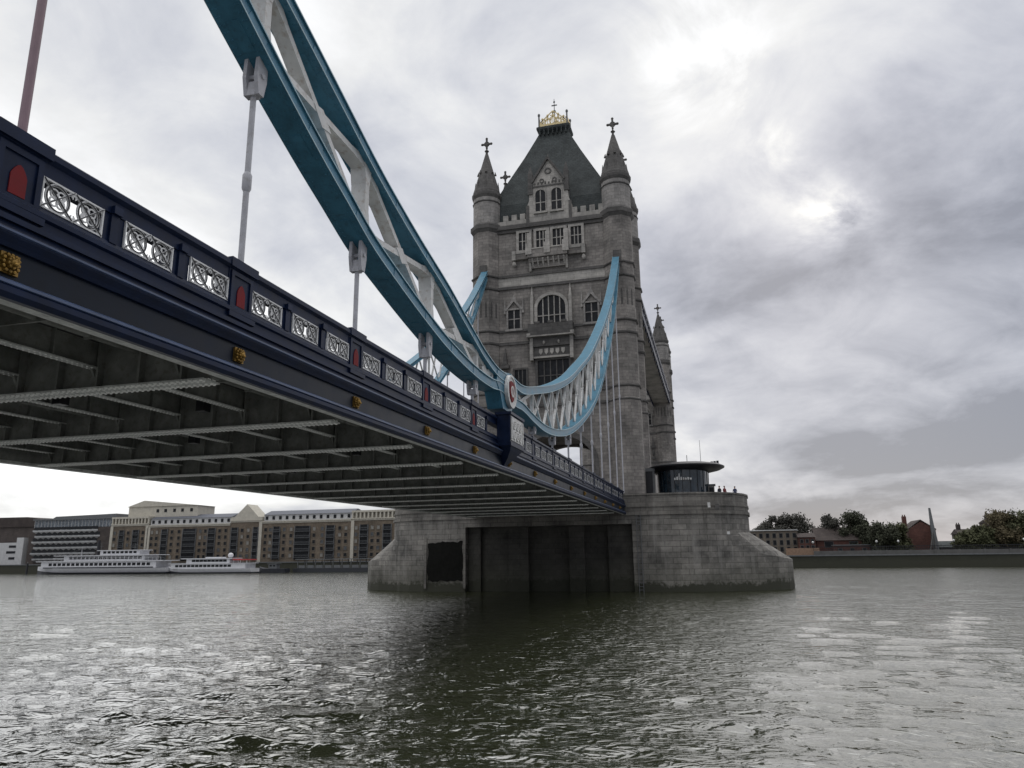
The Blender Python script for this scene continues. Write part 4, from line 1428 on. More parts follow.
    for i, x in enumerate(nodes):
        lo, up = (LN, lambda q: UN(q)) if x < 36 else (LR, lambda q: UR(q) - 0.45)
        ztop, zbot = up(x) + 0.1, lo(x) + 0.40
        if ztop - zbot > 0.25:
            member((x, yc, zbot), (x, yc, ztop), 0.26 if x < 36 else 0.15, 0.5 if x < 36 else 0.2, gus=x < 36 and ztop - zbot > 0.9)
        if i + 1 < len(nodes):
            x2 = nodes[i + 1]
            if x < 36 < x2:
                continue
            if up(x2) - lo(x2) < 0.35 and up(x) - lo(x) < 0.9:
                continue
            xh = (x + x2) / 2
            sub = [(x, x2)] if x < 40 else [(x, xh), (xh, x2)]
            if x > 40:
                pass
            for xa, xb in sub:
                member((xa + 0.12, yc, lo(xa + 0.12) + 0.42), (xb - 0.12, yc, up(xb - 0.12) + 0.06), 0.2 if x < 40 else 0.11, 0.44 if x < 36 else 0.15, x < 36)
                member((xa + 0.12, yc, up(xa + 0.12) + 0.06), (xb - 0.12, yc, lo(xb - 0.12) + 0.42), 0.2 if x < 40 else 0.10, 0.42 if x < 36 else 0.13, x < 36)
                gp = MB()
                xm_ = (xa + xb) / 2
                zm_ = (lo(xm_) + 0.45 + up(xm_)) / 2
                sl = (lo(xb) + up(xb) - lo(xa) - up(xa)) / 2 / (xb - xa)
                gw = 0.5 if x < 40 else 0.2
                gp.prism([(xm_ - gw, zm_ - gw * sl), (xm_, zm_ + gw * 0.56), (xm_ + gw, zm_ + gw * sl), (xm_, zm_ - gw * 0.56)], mY, yc - (0.235 if x < 36 else 0.09), yc + (0.235 if x < 36 else 0.09))
                gp.build("gusset_plate", "white", t)
    # hangers
    for x in [q for q in XK if q > 4.5 and not 33 < q < 38 and q < 92]:
        lo = LN if x < 36 else LR
        zb_ = 10.5 + slope(x)
        zt_ = lo(x)
        cl_ = 0.9
        if zt_ - zb_ < 1.3:
            cl_ = max(0.3, (zt_ - zb_) * 0.6)
        h = MB()
        big = 1.0
        h.rod((x, yc, zb_ - 0.1), (x, yc, zt_ - cl_ + 0.1), 0.072 * big, n=10)
        if zt_ - zb_ > 3 and x > 9:
            zc1 = zb_ + (2.2 if x < 36 else 0.45 * (zt_ - zb_))
            h.lathe(x, yc, [(0.075, zc1 - 0.25), (0.115, zc1 - 0.16), (0.115, zc1 + 0.16), (0.075, zc1 + 0.25)], 10)
        ho = h.build("hanger", "hanger" if x > 9 else mat_paint("fringe_tinted_pole", (0.25, 0.165, 0.19), 0.5, 0.15), t, smooth=True)  # leftmost pole: pinkish lens fringe put into its colour
        c = MB()
        for sy in (-1, 1):
            c.prism([(x - 0.15, zt_ + 0.3), (x + 0.2, zt_ + 0.1), (x + 0.2, zt_ - cl_ * 0.5), (x + 0.1, zt_ - cl_), (x - 0.1, zt_ - cl_), (x - 0.2, zt_ - cl_ * 0.5)], mY, yc + sy * 0.16 - 0.05, yc + sy * 0.16 + 0.05)
        c.box(x - 0.12, x + 0.12, yc - 0.107, yc + 0.107, zt_ - cl_ - 0.02, zt_ - cl_ * 0.62)
        c.rod((x, yc - 0.25, zt_ - cl_ * 0.42), (x, yc + 0.25, zt_ - cl_ * 0.42), 0.07, n=8)
        c.build("hanger_clevis", "hanger", ho)
    return t


build_chain(1)
build_chain(-1)

# ================================================================== BASCULE between the towers
bas = thing("bascule_span", "closed lifting bascule span with blue parapets, between the two river towers", "bridge", (139, Y0, 9))
m = MB()
m.loft([[(x, 10.6, 10.2), (x, 27.8, 10.2), (x, 27.8, 9.6 - 2.6 * (abs(x - 139) / 30.5) ** 2), (x, 10.6, 9.6 - 2.6 * (abs(x - 139) / 30.5) ** 2)] for x in np.linspace(108.9, 169.1, 20)])
m.build("bascule_deck", "lead", bas)
m = MB()
for y_ in (10.5, 27.9):
    m.box(108.9, 169.1, y_ - 0.1, y_ + 0.1, 11.1, 11.3); m.box(108.9, 169.1, y_ - 0.1, y_ + 0.1, 10.203, 10.35)
    for i in range(60):
        m.box(109.2 + i, 109.3 + i, y_ - 0.06, y_ + 0.06, 10.35, 11.1)
m.build("bascule_railing", "blue", bas)

# ================================================================== PAVILION on the pier
pav = thing("pavilion", "round glass-walled pavilion with oval overhanging roof on the granite pier top", "pavilion", (97, 3.5, 10.15))
px_, py_ = 97.0, 3.6
m = MB(); m.lathe(px_, py_, [(3.45, 10.15), (3.45, 11.5), (3.4, 11.55)], 40, sy=0.92); m.build("pavilion_base", "lead", pav)
m = MB(); m.lathe(px_, py_, [(3.3, 11.5), (3.38, 14.35)], 40, sy=0.92); gl_ = m.build("curved_glazing", "pav_glass", pav)
m = MB()
for i in range(20):
    a = 2 * PI * i / 20
    m.rod((px_ + 3.33 * math.cos(a), py_ + 3.06 * math.sin(a), 11.5), (px_ + 3.42 * math.cos(a), py_ + 3.14 * math.sin(a), 14.3), 0.035, n=6)
m.build("glazing_bar", "black", gl_)
m = MB(); m.lathe(px_, py_ - 0.4, [(3.3, 14.25), (4.2, 14.45), (4.75, 14.72), (4.78, 14.86), (4.3, 15.1), (3.2, 15.3), (1.2, 15.45)], 48); m.build("pavilion_roof", "black", pav, smooth=True)
m = MB()
yy = 4.55
for q, (w_, h_) in enumerate(((0.16, 0.28), (0.22, 0.4), (0.1, 0.8), (0.2, 0.36), (0.14, 0.3), (0.22, 0.26), (0.18, 0.3), (0.24, 0.24))):
    m.box(93.42, 93.48, yy - w_, yy, 13.0, 13.0 + h_)
    yy -= w_ + 0.09
m.build("sign_lettering", "white", pav)
m = MB(); m.box(94.6, 99.5, 7.05, 8.9, 10.15, 14.3); lob = m.build("entrance_lobby", "black", pav)
m = MB(); m.box(94.5, 99.6, 6.95, 9.0, 14.303, 14.7); m.box(94.52, 94.62, 7.0, 7.25, 10.2, 14.3); m.build("lobby_roof", "lead", lob)
m = MB()
m.rod((97.5, 1.3, 15.4), (97.5, 1.3, 18.4), 0.035, 0.02, 6); m.rod((97.2, 3.0, 15.4), (97.2, 3.0, 16.5), 0.04, n=6)
m.build("aerial", "lead", pav)
m = MB()
for i in range(3):
    m.box(97 + 0.3 * i, 97.2 + 0.3 * i, -0.9 + 0.35 * i, -0.6 + 0.35 * i, 15.0, 15.6)
m.build("roof_vent", "black", pav)
hut = thing("kiosk", "small pale glazed kiosk beside the round pavilion on the pier top", "kiosk", (96.5, 0.2, 10.15))
m = MB(); m.box(96.2, 97.0, -0.15, 0.6, 10.15, 12.4); m.build("kiosk_body", MT["trim"], hut)
m = MB(); m.box(96.05, 97.15, -0.3, 0.75, 12.403, 12.6); m.build("kiosk_roof", "lead", hut)
m = MB(); m.box(96.15, 96.197, -0.05, 0.5, 11.1, 12.2); m.build("kiosk_window", "glass", hut)

pf = thing("viewing_platform", "low stone viewing platform inside the parapet at the pier's outer end", "platform", (97, -1.5, 10.15))
m = MB(); m.box(93.4, 99.5, -3.0, -0.25, 10.15, 10.5); m.build("platform", "pier_top", pf)

# ------------------------------------------------------------------ people
SKIN = (0.42, 0.25, 0.18)


def mat_person(name, top, legs):
    k = NT(name)
    tcn = k.n("ShaderNodeTexCoord")
    sp = k.n("ShaderNodeSeparateXYZ"); k.l(tcn.outputs["Object"], sp.inputs[0])
    zz = k.math("DIVIDE", sp.outputs[2], 2.0)
    r = k.n("ShaderNodeValToRGB"); r.color_ramp.interpolation = "CONSTANT"
    e = r.color_ramp.elements
    while len(e) < 4:
        e.new(0.5)
    for el, (p, c) in zip(e, ((0.0, (0.02, 0.02, 0.02)), (0.04, legs), (0.44, top), (0.735, SKIN))):
        el.position = p; el.color = (*c, 1)
    k.l(zz, r.inputs[0]); k.base(r.outputs[0]); k.set(0.8)
    return k.m


def person(label, x, y, z, h, top, legs, yaw=0.0, hair=(0.03, 0.02, 0.015)):
    J = [((0, 0, 0.94), 0.15), ((0, 0, 1.12), 0.135), ((0, 0, 1.34), 0.17), ((0, 0, 1.50), 0.06), ((0.015, 0, 1.58), 0.075), ((0.01, 0, 1.69), 0.098), ((0, 0, 1.765), 0.07)]
    E_ = [(i, i + 1) for i in range(6)]
    for s in (-1, 1):
        b0 = len(J)
        J += [((0, s * 0.19, 1.40), 0.062), ((0.0, s * 0.25, 1.12), 0.05), ((0.14, s * 0.20, 0.95), 0.038), ((0.20, s * 0.17, 0.92), 0.035)]
        E_ += [(2, b0), (b0, b0 + 1), (b0 + 1, b0 + 2), (b0 + 2, b0 + 3)]
        b1 = len(J)
        J += [((0, s * 0.10, 0.86), 0.10), ((0.02, s * 0.11, 0.48), 0.07), ((-0.02, s * 0.11, 0.09), 0.048), ((0.14, s * 0.12, 0.045), 0.04)]
        E_ += [(0, b1), (b1, b1 + 1), (b1 + 1, b1 + 2), (b1 + 2, b1 + 3)]
    me = bpy.data.meshes.new("person")
    me.from_pydata([p for p, _ in J], E_, [])
    me.materials.append(mat_person("clothing", top, legs))
    o = inst("person", me, None, (x, y, z))
    o.rotation_euler = (0, 0, yaw); o.scale = (h / 1.78,) * 3
    md = o.modifiers.new("skin", "SKIN"); md.use_smooth_shade = True
    for v, (_, r) in zip(me.skin_vertices[0].data, J):
        v.radius = (r, r)
    me.skin_vertices[0].data[0].use_root = True
    o.modifiers.new("sub", "SUBSURF").levels = 1
    tag(o, label, "person", "people on the pier top")
    hm = MB(); hm.lathe(-0.015, 0, [(0.095, 1.67), (0.107, 1.72), (0.09, 1.78), (0.04, 1.81)], 12)
    hh = hm.build("hair", mat_paint("hair", hair, 0.7, 0.2), None)
    hh.parent = o; hh.location = (0, 0, 0)
    return o


person("person in a dark jacket, left of the pair standing close together at the pier parapet", 95.2, -0.72, 10.5, 1.74, (0.03, 0.03, 0.045), (0.03, 0.03, 0.05), 2.6)
person("person in a dark red jacket, right of the pair standing together at the parapet", 95.0, -1.32, 10.5, 1.70, (0.16, 0.03, 0.035), (0.02, 0.02, 0.03), -2.4)
person("person in a dark blue coat standing alone near the pier's outer end", 95.6, -2.55, 10.5, 1.66, (0.03, 0.04, 0.10), (0.03, 0.03, 0.035), 2.9)

# ================================================================== SOUTH BANK
MT["brick"] = mat_stone("warehouse_brick", (0.21, 0.17, 0.13), (0.16, 0.13, 0.10), (0.16, 0.14, 0.115), 0.7, 0.28, 0.6)
MT["redbrick"] = mat_stone("red_brick", (0.13, 0.056, 0.045), (0.10, 0.045, 0.037), (0.10, 0.075, 0.065), 0.6, 0.25, 0.6)
MT["darkbrick"] = mat_stone("dark_brown_brick", (0.092, 0.076, 0.070), (0.072, 0.06, 0.056), (0.045, 0.04, 0.037), 0.6, 0.25, 0.5)
MT["palebrick"] = mat_stone("pale_terrace_brick", (0.21, 0.18, 0.145), (0.17, 0.145, 0.12), (0.15, 0.13, 0.11), 0.6, 0.25, 0.5)
MT["cream"] = mat_paint("cream_stucco", (0.47, 0.44, 0.375), 0.8, 0.12, grime=(0.3, 0.28, 0.24), scale=0.8)
MT["offwhite"] = mat_paint("white_render", (0.48, 0.48, 0.48), 0.7, 0.10, grime=(0.42, 0.42, 0.41), scale=0.8)
MT["boat_white"] = mat_paint("boat_white", (0.58, 0.58, 0.60), 0.4, 0.08, scale=1.0)
MT["boat_dark"] = mat_paint("hull_dark", (0.02, 0.022, 0.03), 0.4, 0.2)
MT["greyglass"] = mat_glass("grey_glazing", (0.12, 0.14, 0.16), 0.2)
MT["tile"] = mat_stone("roof_tile", (0.075, 0.060, 0.055), (0.06, 0.048, 0.045), (0.035, 0.03, 0.03), 0.5, 0.3, 0.6)
MT["bluegrey"] = mat_paint("blue_slate_roof", (0.085, 0.092, 0.115), 0.6, 0.15)
MT["quay"] = mat_stone("quay_stone", (0.03, 0.032, 0.026), (0.02, 0.022, 0.018), (0.02, 0.02, 0.018), 1.6, 0.6, 0.7, tide=1.4)
MT["paleconc"] = mat_paint("embankment_concrete", (0.11, 0.108, 0.105), 0.85, 0.25, grime=(0.10, 0.10, 0.09), scale=0.5)
MT["orange"] = mat_paint("orange_hoarding", (0.26, 0.17, 0.115), 0.7, 0.2)
MT["awning"] = mat_paint("red_awning", (0.45, 0.06, 0.06), 0.7, 0.15)
MT["bark"] = mat_paint("bark", (0.05, 0.04, 0.03), 0.9, 0.3)
MT["navy_hull"] = mat_paint("blue_hull", (0.02, 0.022, 0.027), 0.5, 0.2)

k = NT("south_bank_ground")
k.base(k.ramp(k.noise(0.08, 5, 0.6, k.pos()), [(0.35, (0.05, 0.05, 0.045)), (0.65, (0.09, 0.088, 0.08))])); k.set(0.9)
m = MB(); m.box(234.2, 6000, -5000, 5000, -3, 3.3)
tag(m.build("south_bank", k.m), kind="structure")
qw = thing("quay_wall", "long dark tidal quay wall lining the far bank, right of the pier", "quay wall", (233.5, -200, 0))
m = MB(); m.box(233, 234.2, -700, 60, -3, 3.25); m.build("wall", "quay", qw)
m = MB(); m.box(232.85, 234.35, -700, 60, 3.253, 3.6); m.build("coping", "lead", qw)
qw2 = thing("quay_wall", "dark tidal quay wall in front of the brown brick warehouses, left of the pier", "quay wall", (233.5, 200, 0))
m = MB(); m.box(233, 234.2, 60.01, 900, -3, 3.0); m.build("wall", "quay", qw2)
m = MB(); m.box(232.85, 234.35, 60.01, 900, 3.003, 3.3); m.build("coping", "lead", qw2)
em = thing("embankment_wall", "pale grey concrete embankment wall with dark railing above the quay, right bank", "wall", (236, -100, 3.3))
m = MB(); m.box(236, 236.5, -400, -27, 3.3, 4.7)
for i in range(60):
    m.box(235.85, 235.997, -400 + 6.2 * i, -399.5 + 6.2 * i, 3.3, 4.8)
m.build("wall", "paleconc", em)
m = MB(); m.box(236.2, 236.3, -400, -27, 5.75, 5.9); m.box(236.2, 236.3, -400, -27, 5.0, 5.1)
for i in range(740):
    m.box(236.22, 236.28, -400 + 0.5 * i, -399.9 + 0.5 * i, 4.7, 5.75)
m.build("railing", "black", em)


def zsc(z, f):
    return 4 + (z - 4) * f


# ------------------------------------------------------------------ warehouses (left)
XB, FB = 240.0, 240.0 / 226.0
wmesh = MB(); wmesh.box(-0.1, 0.06, -0.55, 0.55, -0.6, 0.6)
win_me = wmesh.data("window", MT["glass"])
win_var = [win_me, win_me, wmesh.data("window", mat_glass("lighter_grey_glass", (0.05, 0.055, 0.06), 0.3)), wmesh.data("window", mat_paint("drawn_blind", (0.22, 0.21, 0.19), 0.6, 0.2)), win_me]  # lighter panes and blinds mixed in at random
sm = MB(); sm.ring([(-0.68, -0.78), (0.68, -0.78), (0.64, 0.74), (-0.64, 0.74)], [(-0.552, -0.602), (0.552, -0.602), (0.552, 0.602), (-0.552, 0.602)], mX, -0.18, 0.1)
sill_me = sm.data("sill", MT["palebrick"])
awm = MB(); awm.box(-0.1, 0.06, -0.5, 0.5, -0.6, 0.6)
att_me = awm.data("attic_window", MT["glass"])


def balcony_stack(t, ya, yb, z0, z1, x):
    s = MB()
    s.box(x - 0.12, x + 0.05, yb, ya, z0, z1)
    so = s.build("balcony_bay", "glass", t)
    r = MB()
    z = z0 + 0.6
    while z < z1 - 0.8:
        r.box(x - 1.0, x - 0.125, yb - 0.1, ya + 0.1, z - 0.12, z)
        r.box(x - 1.0, x - 0.93, yb - 0.1, ya + 0.1, z + 0.75, z + 0.85)
        n = max(3, int((ya - yb) / 0.45))
        for i in range(n + 1):
            yy = yb + (ya - yb) * i / n
            r.box(x - 0.99, x - 0.94, yy - 0.03, yy + 0.03, z, z + 0.75)
        z += 2.28
    for yy in (yb, ya):
        r.box(x - 0.4, x - 0.125, yy - 0.12, yy + 0.12, z0, z1)
    r.build("balcony_railing", "lead", so)


def warehouse(label, ya, yb, stacks, cols, ztop, attic=None, pediment=False, colonnade=False, pilaster=(), rows=(14.0, 11.85, 9.7, 7.5, 5.35), zb=3.3, name="brick_warehouse", depth=14, xo=0.0):
    f = FB
    ya, yb = ya * f, yb * f
    zt = zsc(ztop, f)
    x = XB + xo
    t = thing(name, label, "warehouse", (x, (ya + yb) / 2, zb), "riverside warehouse blocks")
    m = MB(); m.box(x, x + depth, yb, ya, zb, zt); m.build("wall", "brick", t)
    c = MB()
    c.box(x - 0.5, x + depth, yb - 0.003, ya + 0.003, zt, zt + 0.35)
    c.box(x - 0.25, x + 0.1, yb, ya, zt - 0.5, zt - 0.003)
    if pediment:
        h = 6.0
        c.box(x - 0.35, x + 3, yb, ya, zt + 0.353, zt + 1.3)
        c.prism([(yb + 1.5, zt + 1.303), (ya - 1.5, zt + 1.303), ((ya + yb) / 2, zt + h)], mX, x - 0.3, x + 6)
    if colonnade:
        c.box(x - 0.3, x + 5, yb, ya, zt + 2.3, zt + 3.0)
        n = int((ya - yb) / 1.5)
        for i in range(n + 1):
            yy = yb + 0.3 + (ya - yb - 0.6) * i / n
            c.box(x - 0.2, x + 0.5, yy - 0.28, yy + 0.28, zt + 0.353, zt + 2.3)
        c.box(x + 0.8, x + 4.9, yb + 0.02, ya - 0.02, zt + 0.353, zt + 2.297)
    for yy in pilaster:
        c.box(x - 0.35, x - 0.003, yy * f - 0.6, yy * f + 0.6, zb, zt - 0.51)
    c.build("cornice", "cream", t)
    if attic:
        za, zr = attic
        za, zr = zsc(za, f), zsc(zr, f)
        a = MB(); a.box(x + 0.6, x + depth - 1, yb + 0.2, ya - 0.2, zt + 0.353, za); ao = a.build("attic_storey", "offwhite", t)
        r = MB(); r.prism([(x + 0.2, za + 0.003), (x + depth - 0.6, za + 0.003), (x + 5, zr)], mY, yb + 0.1, ya - 0.1); r.build("roof", "bluegrey", t)
        n = max(2, int((ya - yb) / 2.7))
        for i in range(n):
            inst("attic_window", att_me, ao, (x + 0.56, yb + (ya - yb) * (i + 0.5) / n, (zt + 0.35 + za) / 2))
    for a_, b_ in stacks:
        balcony_stack(t, a_ * f, b_ * f, zb + 0.8, zsc(15.0, f), x)
    for yc in cols:
        for z in rows:
            if z > ztop - 1:
                continue
            w_ = inst("window", rng.choice(win_var), t, (x, yc * f, zsc(z, f)))
            inst("sill", sill_me, w_, (x, yc * f, zsc(z, f)))
    return t


PXS = [-20, 0, 28, 70, 113, 155, 192, 235, 265, 352, 400, 440]
YSB = [273.5, 264.0, 249.5, 230.5, 212.0, 194.3, 178.7, 161.0, 149.0, 116.2, 98.9, 84.5]


def ypx(p):           # features counted along the far frontage
    return float(np.interp(p, PXS, YSB))


def cols_px(*ps):
    return [ypx(p) for p in ps]


def stk_px(*ps):
    return [(ypx(a), ypx(b_)) for a, b_ in ps]


tC = warehouse("brown brick corner block with cream colonnaded cornice and attic above the larger white boat", ypx(113), ypx(151), stk_px((122, 127), (136, 142)), cols_px(117, 131, 146), 16.9, colonnade=True, pilaster=(ypx(114), ypx(150)))
m = MB()
ya_, yb_ = ypx(123) * FB, ypx(193) * FB
m.box(XB + 3, XB + 13, yb_, ya_, zsc(19.5, FB), zsc(23.4, FB))
m.prism([(yb_ - 0.5, zsc(23.4, FB) + 0.003), (ya_ + 0.5, zsc(23.4, FB) + 0.003), (ypx(139) * FB, zsc(25.6, FB)), (ypx(150) * FB, zsc(25.2, FB))], mX, XB + 2.6, XB + 13.4)
pa_ = m.build("penthouse", "cream", tC)
for p in (153, 161, 170, 178, 187):
    inst("penthouse_window", win_me, pa_, (XB + 2.97, ypx(p) * FB, zsc(21.8, FB)))
warehouse("long brown brick warehouse with dark balcony stacks behind the smaller white boat", ypx(151.3), ypx(232), stk_px((165, 171), (186, 199), (211, 218)), cols_px(155, 160, 175, 182, 203, 208, 222, 228), 16.2, attic=(18.7, 20.2), pilaster=(ypx(152),))
warehouse("brown brick warehouse block crowned by a cream triangular pediment", ypx(232.3), ypx(263), stk_px((233.5, 240), (255, 260)), cols_px(244, 250), 17.2, pediment=True, pilaster=(ypx(262),))
warehouse("long brown brick warehouse right of the pediment block, blue-grey attic roof", ypx(263.3), ypx(352), stk_px((275, 282), (297, 312), (328, 336)), cols_px(267, 272, 286, 293, 316, 324, 341, 347), 16.6, attic=(19.0, 20.6))
warehouse("brown brick warehouse with cream colonnade, partly hidden behind the pier's left end", ypx(352.3), ypx(425), stk_px((361, 369), (384, 392)), cols_px(357, 373, 379, 397, 404, 412), 16.8, colonnade=True, pilaster=(ypx(353.5),))

# modern block with white zigzag balconies
ya_, yb_ = ypx(29) * FB, ypx(112.6) * FB
tb = thing("apartment_block", "grey apartment block with rows of white zigzag balconies and a glazed top floor", "apartments", (XB, (ya_ + yb_) / 2, 3.3))
zt = zsc(16.5, FB)
m = MB(); m.box(XB, XB + 16, yb_, ya_, 3.3, zt); m.build("wall", "darkbrick", tb)
m = MB(); m.box(XB + 1.5, XB + 15, yb_ + 0.4, ya_ - 0.4, zt, zsc(19.4, FB)); go_ = m.build("glazed_storey", "greyglass", tb)
m = MB()
for i in range(24):
    yy = yb_ + 0.5 + (ya_ - yb_ - 1) * i / 23
    m.box(XB + 1.4, XB + 1.497, yy - 0.1, yy + 0.1, zt, zsc(19.4, FB))
m.build("glazing_bar", "offwhite", go_)
m = MB(); m.box(XB + 0.6, XB + 15.5, yb_ + 0.2, ya_ - 0.2, zsc(19.4, FB) + 0.003, zsc(19.9, FB)); m.prism([(yb_ + 1, zsc(19.9, FB) + 0.003), (ya_ - 7, zsc(19.9, FB) + 0.003), (ya_ - 9, zsc(20.8, FB)), (yb_ + 1, zsc(21.3, FB))], mX, XB + 3, XB + 14); m.build("roof", "lead", tb)
bm_ = MB(); bm_.add([(0, -1.15, 0.5), (0, 1.15, 0.5), (-1.8, 0, 0.5), (0, -1.15, -0.1), (0, 1.15, -0.1), (-1.8, 0, -0.1), (0, 0, -0.85)], [(0, 1, 2), (0, 2, 5, 3), (1, 4, 5, 2), (3, 5, 6), (5, 4, 6), (0, 3, 4, 1), (3, 6, 4)])
bal_me = bm_.data("zigzag_balcony", MT["offwhite"])
wb = MB(); wb.box(-0.1, 0.05, -1.2, 1.2, -0.6, 0.6); wbm = wb.data("window", MT["glass"])
for r_ in range(6):
    z = zsc(15.2 - 2.05 * r_, FB)
    for c_ in range(12):
        yy = ypx(36 + c_ * 5.5 + (2.6 if r_ % 2 else 0)) * FB
        inst("zigzag_balcony", bal_me, tb, (XB - 0.003, yy, z))
        inst("window", wbm, tb, (XB, yy, z + 1.1))

ta = thing("office_building", "dark purplish-brown building at the far left edge of the far bank", "building", (XB + 6, 290, 3.3))
ya_, yb_ = 345, ypx(28) * FB
m = MB(); m.box(XB + 8, XB + 24, yb_, ya_, 3.3, zsc(17.6, FB)); m.build("wall", "darkbrick", ta)
m = MB(); m.prism([(yb_ - 0.5, zsc(17.6, FB) + 0.003), (ya_, zsc(17.6, FB) + 0.003), (ya_, zsc(21.7, FB)), (ypx(10) * FB, zsc(21.3, FB)), (yb_, zsc(20.0, FB))], mX, XB + 7.4, XB + 24.6); m.build("roof", "tile", ta)
tw = thing("white_building", "low white rendered riverside building in front of the dark far-left building", "building", (XB, 285, 3.3))
ya_, yb_ = 335, ypx(24.5) * FB
m = MB(); m.box(XB, XB + 7, yb_, ya_, 3.3, zsc(11.4, FB)); m.box(XB, XB + 6, yb_, yb_ + 3.5, zsc(11.4, FB), zsc(13.2, FB)); m.build("wall", "offwhite", tw)
for z, w_ in ((9.9, 3.5), (7.8, 4.5), (5.6, 3.0)):
    for i in range(5):
        q = MB(); yy = yb_ + 3.5 + i * 8.5
        q.box(XB - 0.1, XB + 0.05, yy, yy + w_, zsc(z, FB) - 0.4, zsc(z, FB) + 0.5)
        q.build("window", "glass", tw)

# ------------------------------------------------------------------ boats
def hull(m, x, ya, yb, half, z0, z1, bow=1, n=16):
    secs = []
    for i in range(n + 1):
        u = i / n
        y = ya + (yb - ya) * u
        tb_ = u if bow > 0 else 1 - u           # 1 at the bow
        w = half * (1 - max(0, (tb_ - 0.72) / 0.28) ** 2.0) * (0.85 + 0.15 * min(1, (1 - 0) * 4 * min(tb_ + 0.12, 0.25)))
        w = max(w, 0.08)
        zz = z1 + 0.7 * max(0, (tb_ - 0.7) / 0.3) ** 2
        secs.append([(x - w * 0.8, y, z0), (x - w, y, zz), (x + w, y, zz), (x + w * 0.8, y, z0)])
    m.loft(secs)


def win_row(t, x, ya, yb, z, n, w=0.8, h=0.7, mat="glass"):
    me = MB(); me.box(-0.06, 0.05, -w / 2, w / 2, -h / 2, h / 2)
    d = me.data("window", MT[mat])
    for i in range(n):
        inst("window", d, t, (x, ya + (yb - ya) * (i + 0.5) / n, z))


XQ = 214.0
FQ = XQ / 226.0
b1a, b1b = 243 * FQ, 184 * FQ
bt1 = thing("passenger_boat", "larger white three-deck passenger boat with tall funnel moored at far left", "boat", (XQ, (b1a + b1b) / 2, 0), "white boats moored by the far bank")
m = MB(); hull(m, XQ, b1b, b1a, 4.2, 0.55, 1.9, 1); hl = m.build("hull", "boat_white", bt1)
m = MB(); hull(m, XQ, b1b, b1a, 4.12, -0.4, 0.55, 1); m.build("hull_bottom", "boat_dark", hl)
m = MB(); m.box(XQ - 3.6, XQ + 3.6, b1b + 4, b1a - 5, 1.95, 4.1); m.box(XQ - 4.0, XQ + 4.0, b1b + 1, b1a - 3, 4.1, 4.35); d1 = m.build("main_deck", "boat_white", bt1)
m = MB(); m.box(XQ - 3.2, XQ + 3.2, b1b + 9, b1a - 14, 4.35, 6.0); m.box(XQ - 3.7, XQ + 3.7, b1b + 5, b1a - 10, 6.0, 6.2); d2 = m.build("upper_deck", "boat_white", bt1)
m = MB(); m.box(XQ - 2.2, XQ + 2.2, b1b + 12, b1b + 28, 6.2, 7.6); m.box(XQ - 2.6, XQ + 2.6, b1b + 11, b1b + 29, 7.6, 7.8); d3 = m.build("bridge_deck_house", "boat_white", bt1)
win_row(d1, XQ - 3.6, b1b + 6, b1a - 8, 3.2, 22, 1.3, 0.9)
win_row(d2, XQ - 3.2, b1b + 10, b1a - 16, 5.3, 17, 1.4, 0.8)
win_row(d3, XQ - 2.2, b1b + 13, b1b + 27, 7.05, 8, 1.2, 0.7)
m = MB(); m.rod((XQ, b1b + 31, 6.2), (XQ, b1b + 31, 11.2), 0.55, 0.5, 14); m.build("funnel", "black", bt1)
m = MB()
for yy in np.arange(b1b + 2, b1a - 10, 1.6):
    m.box(XQ - 3.95, XQ - 3.88, yy, yy + 0.06, 4.35, 5.3)
m.box(XQ - 3.95, XQ - 3.88, b1b + 2, b1a - 10, 5.3, 5.38)
m.rod((XQ, b1a - 18, 6.2), (XQ, b1a - 18, 9.0), 0.08, 0.04, 6)
m.build("railing", "boat_white", bt1)
m = MB(); m.box(XQ - 3.7, XQ - 3.63, b1b + 5, b1a - 6, 1.98, 2.3); m.build("rubbing_strake", "boat_dark", bt1)

m = MB()
for yy, hh in ((b1a - 26, 10.5), (b1b + 16, 10.0)):
    m.rod((XQ, yy, 6.2), (XQ, yy, hh), 0.09, 0.04, 6)
    m.rod((XQ, yy - 0.9, hh - 1.3), (XQ, yy + 0.9, hh - 1.3), 0.04, n=5)
m.rod((XQ, b1a - 26, 10.3), (XQ, b1a - 3, 4.6), 0.03, n=4)
m.rod((XQ, b1a - 26, 10.3), (XQ, b1b + 16, 9.8), 0.03, n=4)
m.rod((XQ, b1b + 16, 9.8), (XQ, b1b + 3, 4.6), 0.03, n=4)
m.build("mast_rigging", "lead", bt1)
b2a, b2b = 185.5 * FQ, 150.5 * FQ
bt2 = thing("passenger_boat", "smaller white two-deck sightseeing boat with red awning at its right-hand stern", "boat", (XQ - 1, (b2a + b2b) / 2, 0), "white boats moored by the far bank")
XZ = XQ - 1
m = MB(); hull(m, XZ, b2b, b2a, 3.2, 0.35, 1.5, 1); hl = m.build("hull", "boat_white", bt2)
m = MB(); hull(m, XZ, b2b, b2a, 3.14, -0.4, 0.35, 1); m.build("hull_bottom", "boat_dark", hl)
m = MB(); m.box(XZ - 2.8, XZ + 2.8, b2b + 2, b2a - 3.5, 1.5, 3.0); m.box(XZ - 3.0, XZ + 3.0, b2b + 1, b2a - 2.5, 3.0, 3.15); d1 = m.build("main_deck", "boat_white", bt2)
m = MB(); m.box(XZ - 2.5, XZ + 2.5, b2b + 8, b2a - 9, 3.15, 4.5); m.box(XZ - 2.8, XZ + 2.8, b2b + 7, b2a - 7, 4.5, 4.75); m.box(XZ - 1.2, XZ + 1.2, b2b + 12, b2b + 18, 4.75, 5.1); d2 = m.build("upper_deck", "boat_white", bt2)
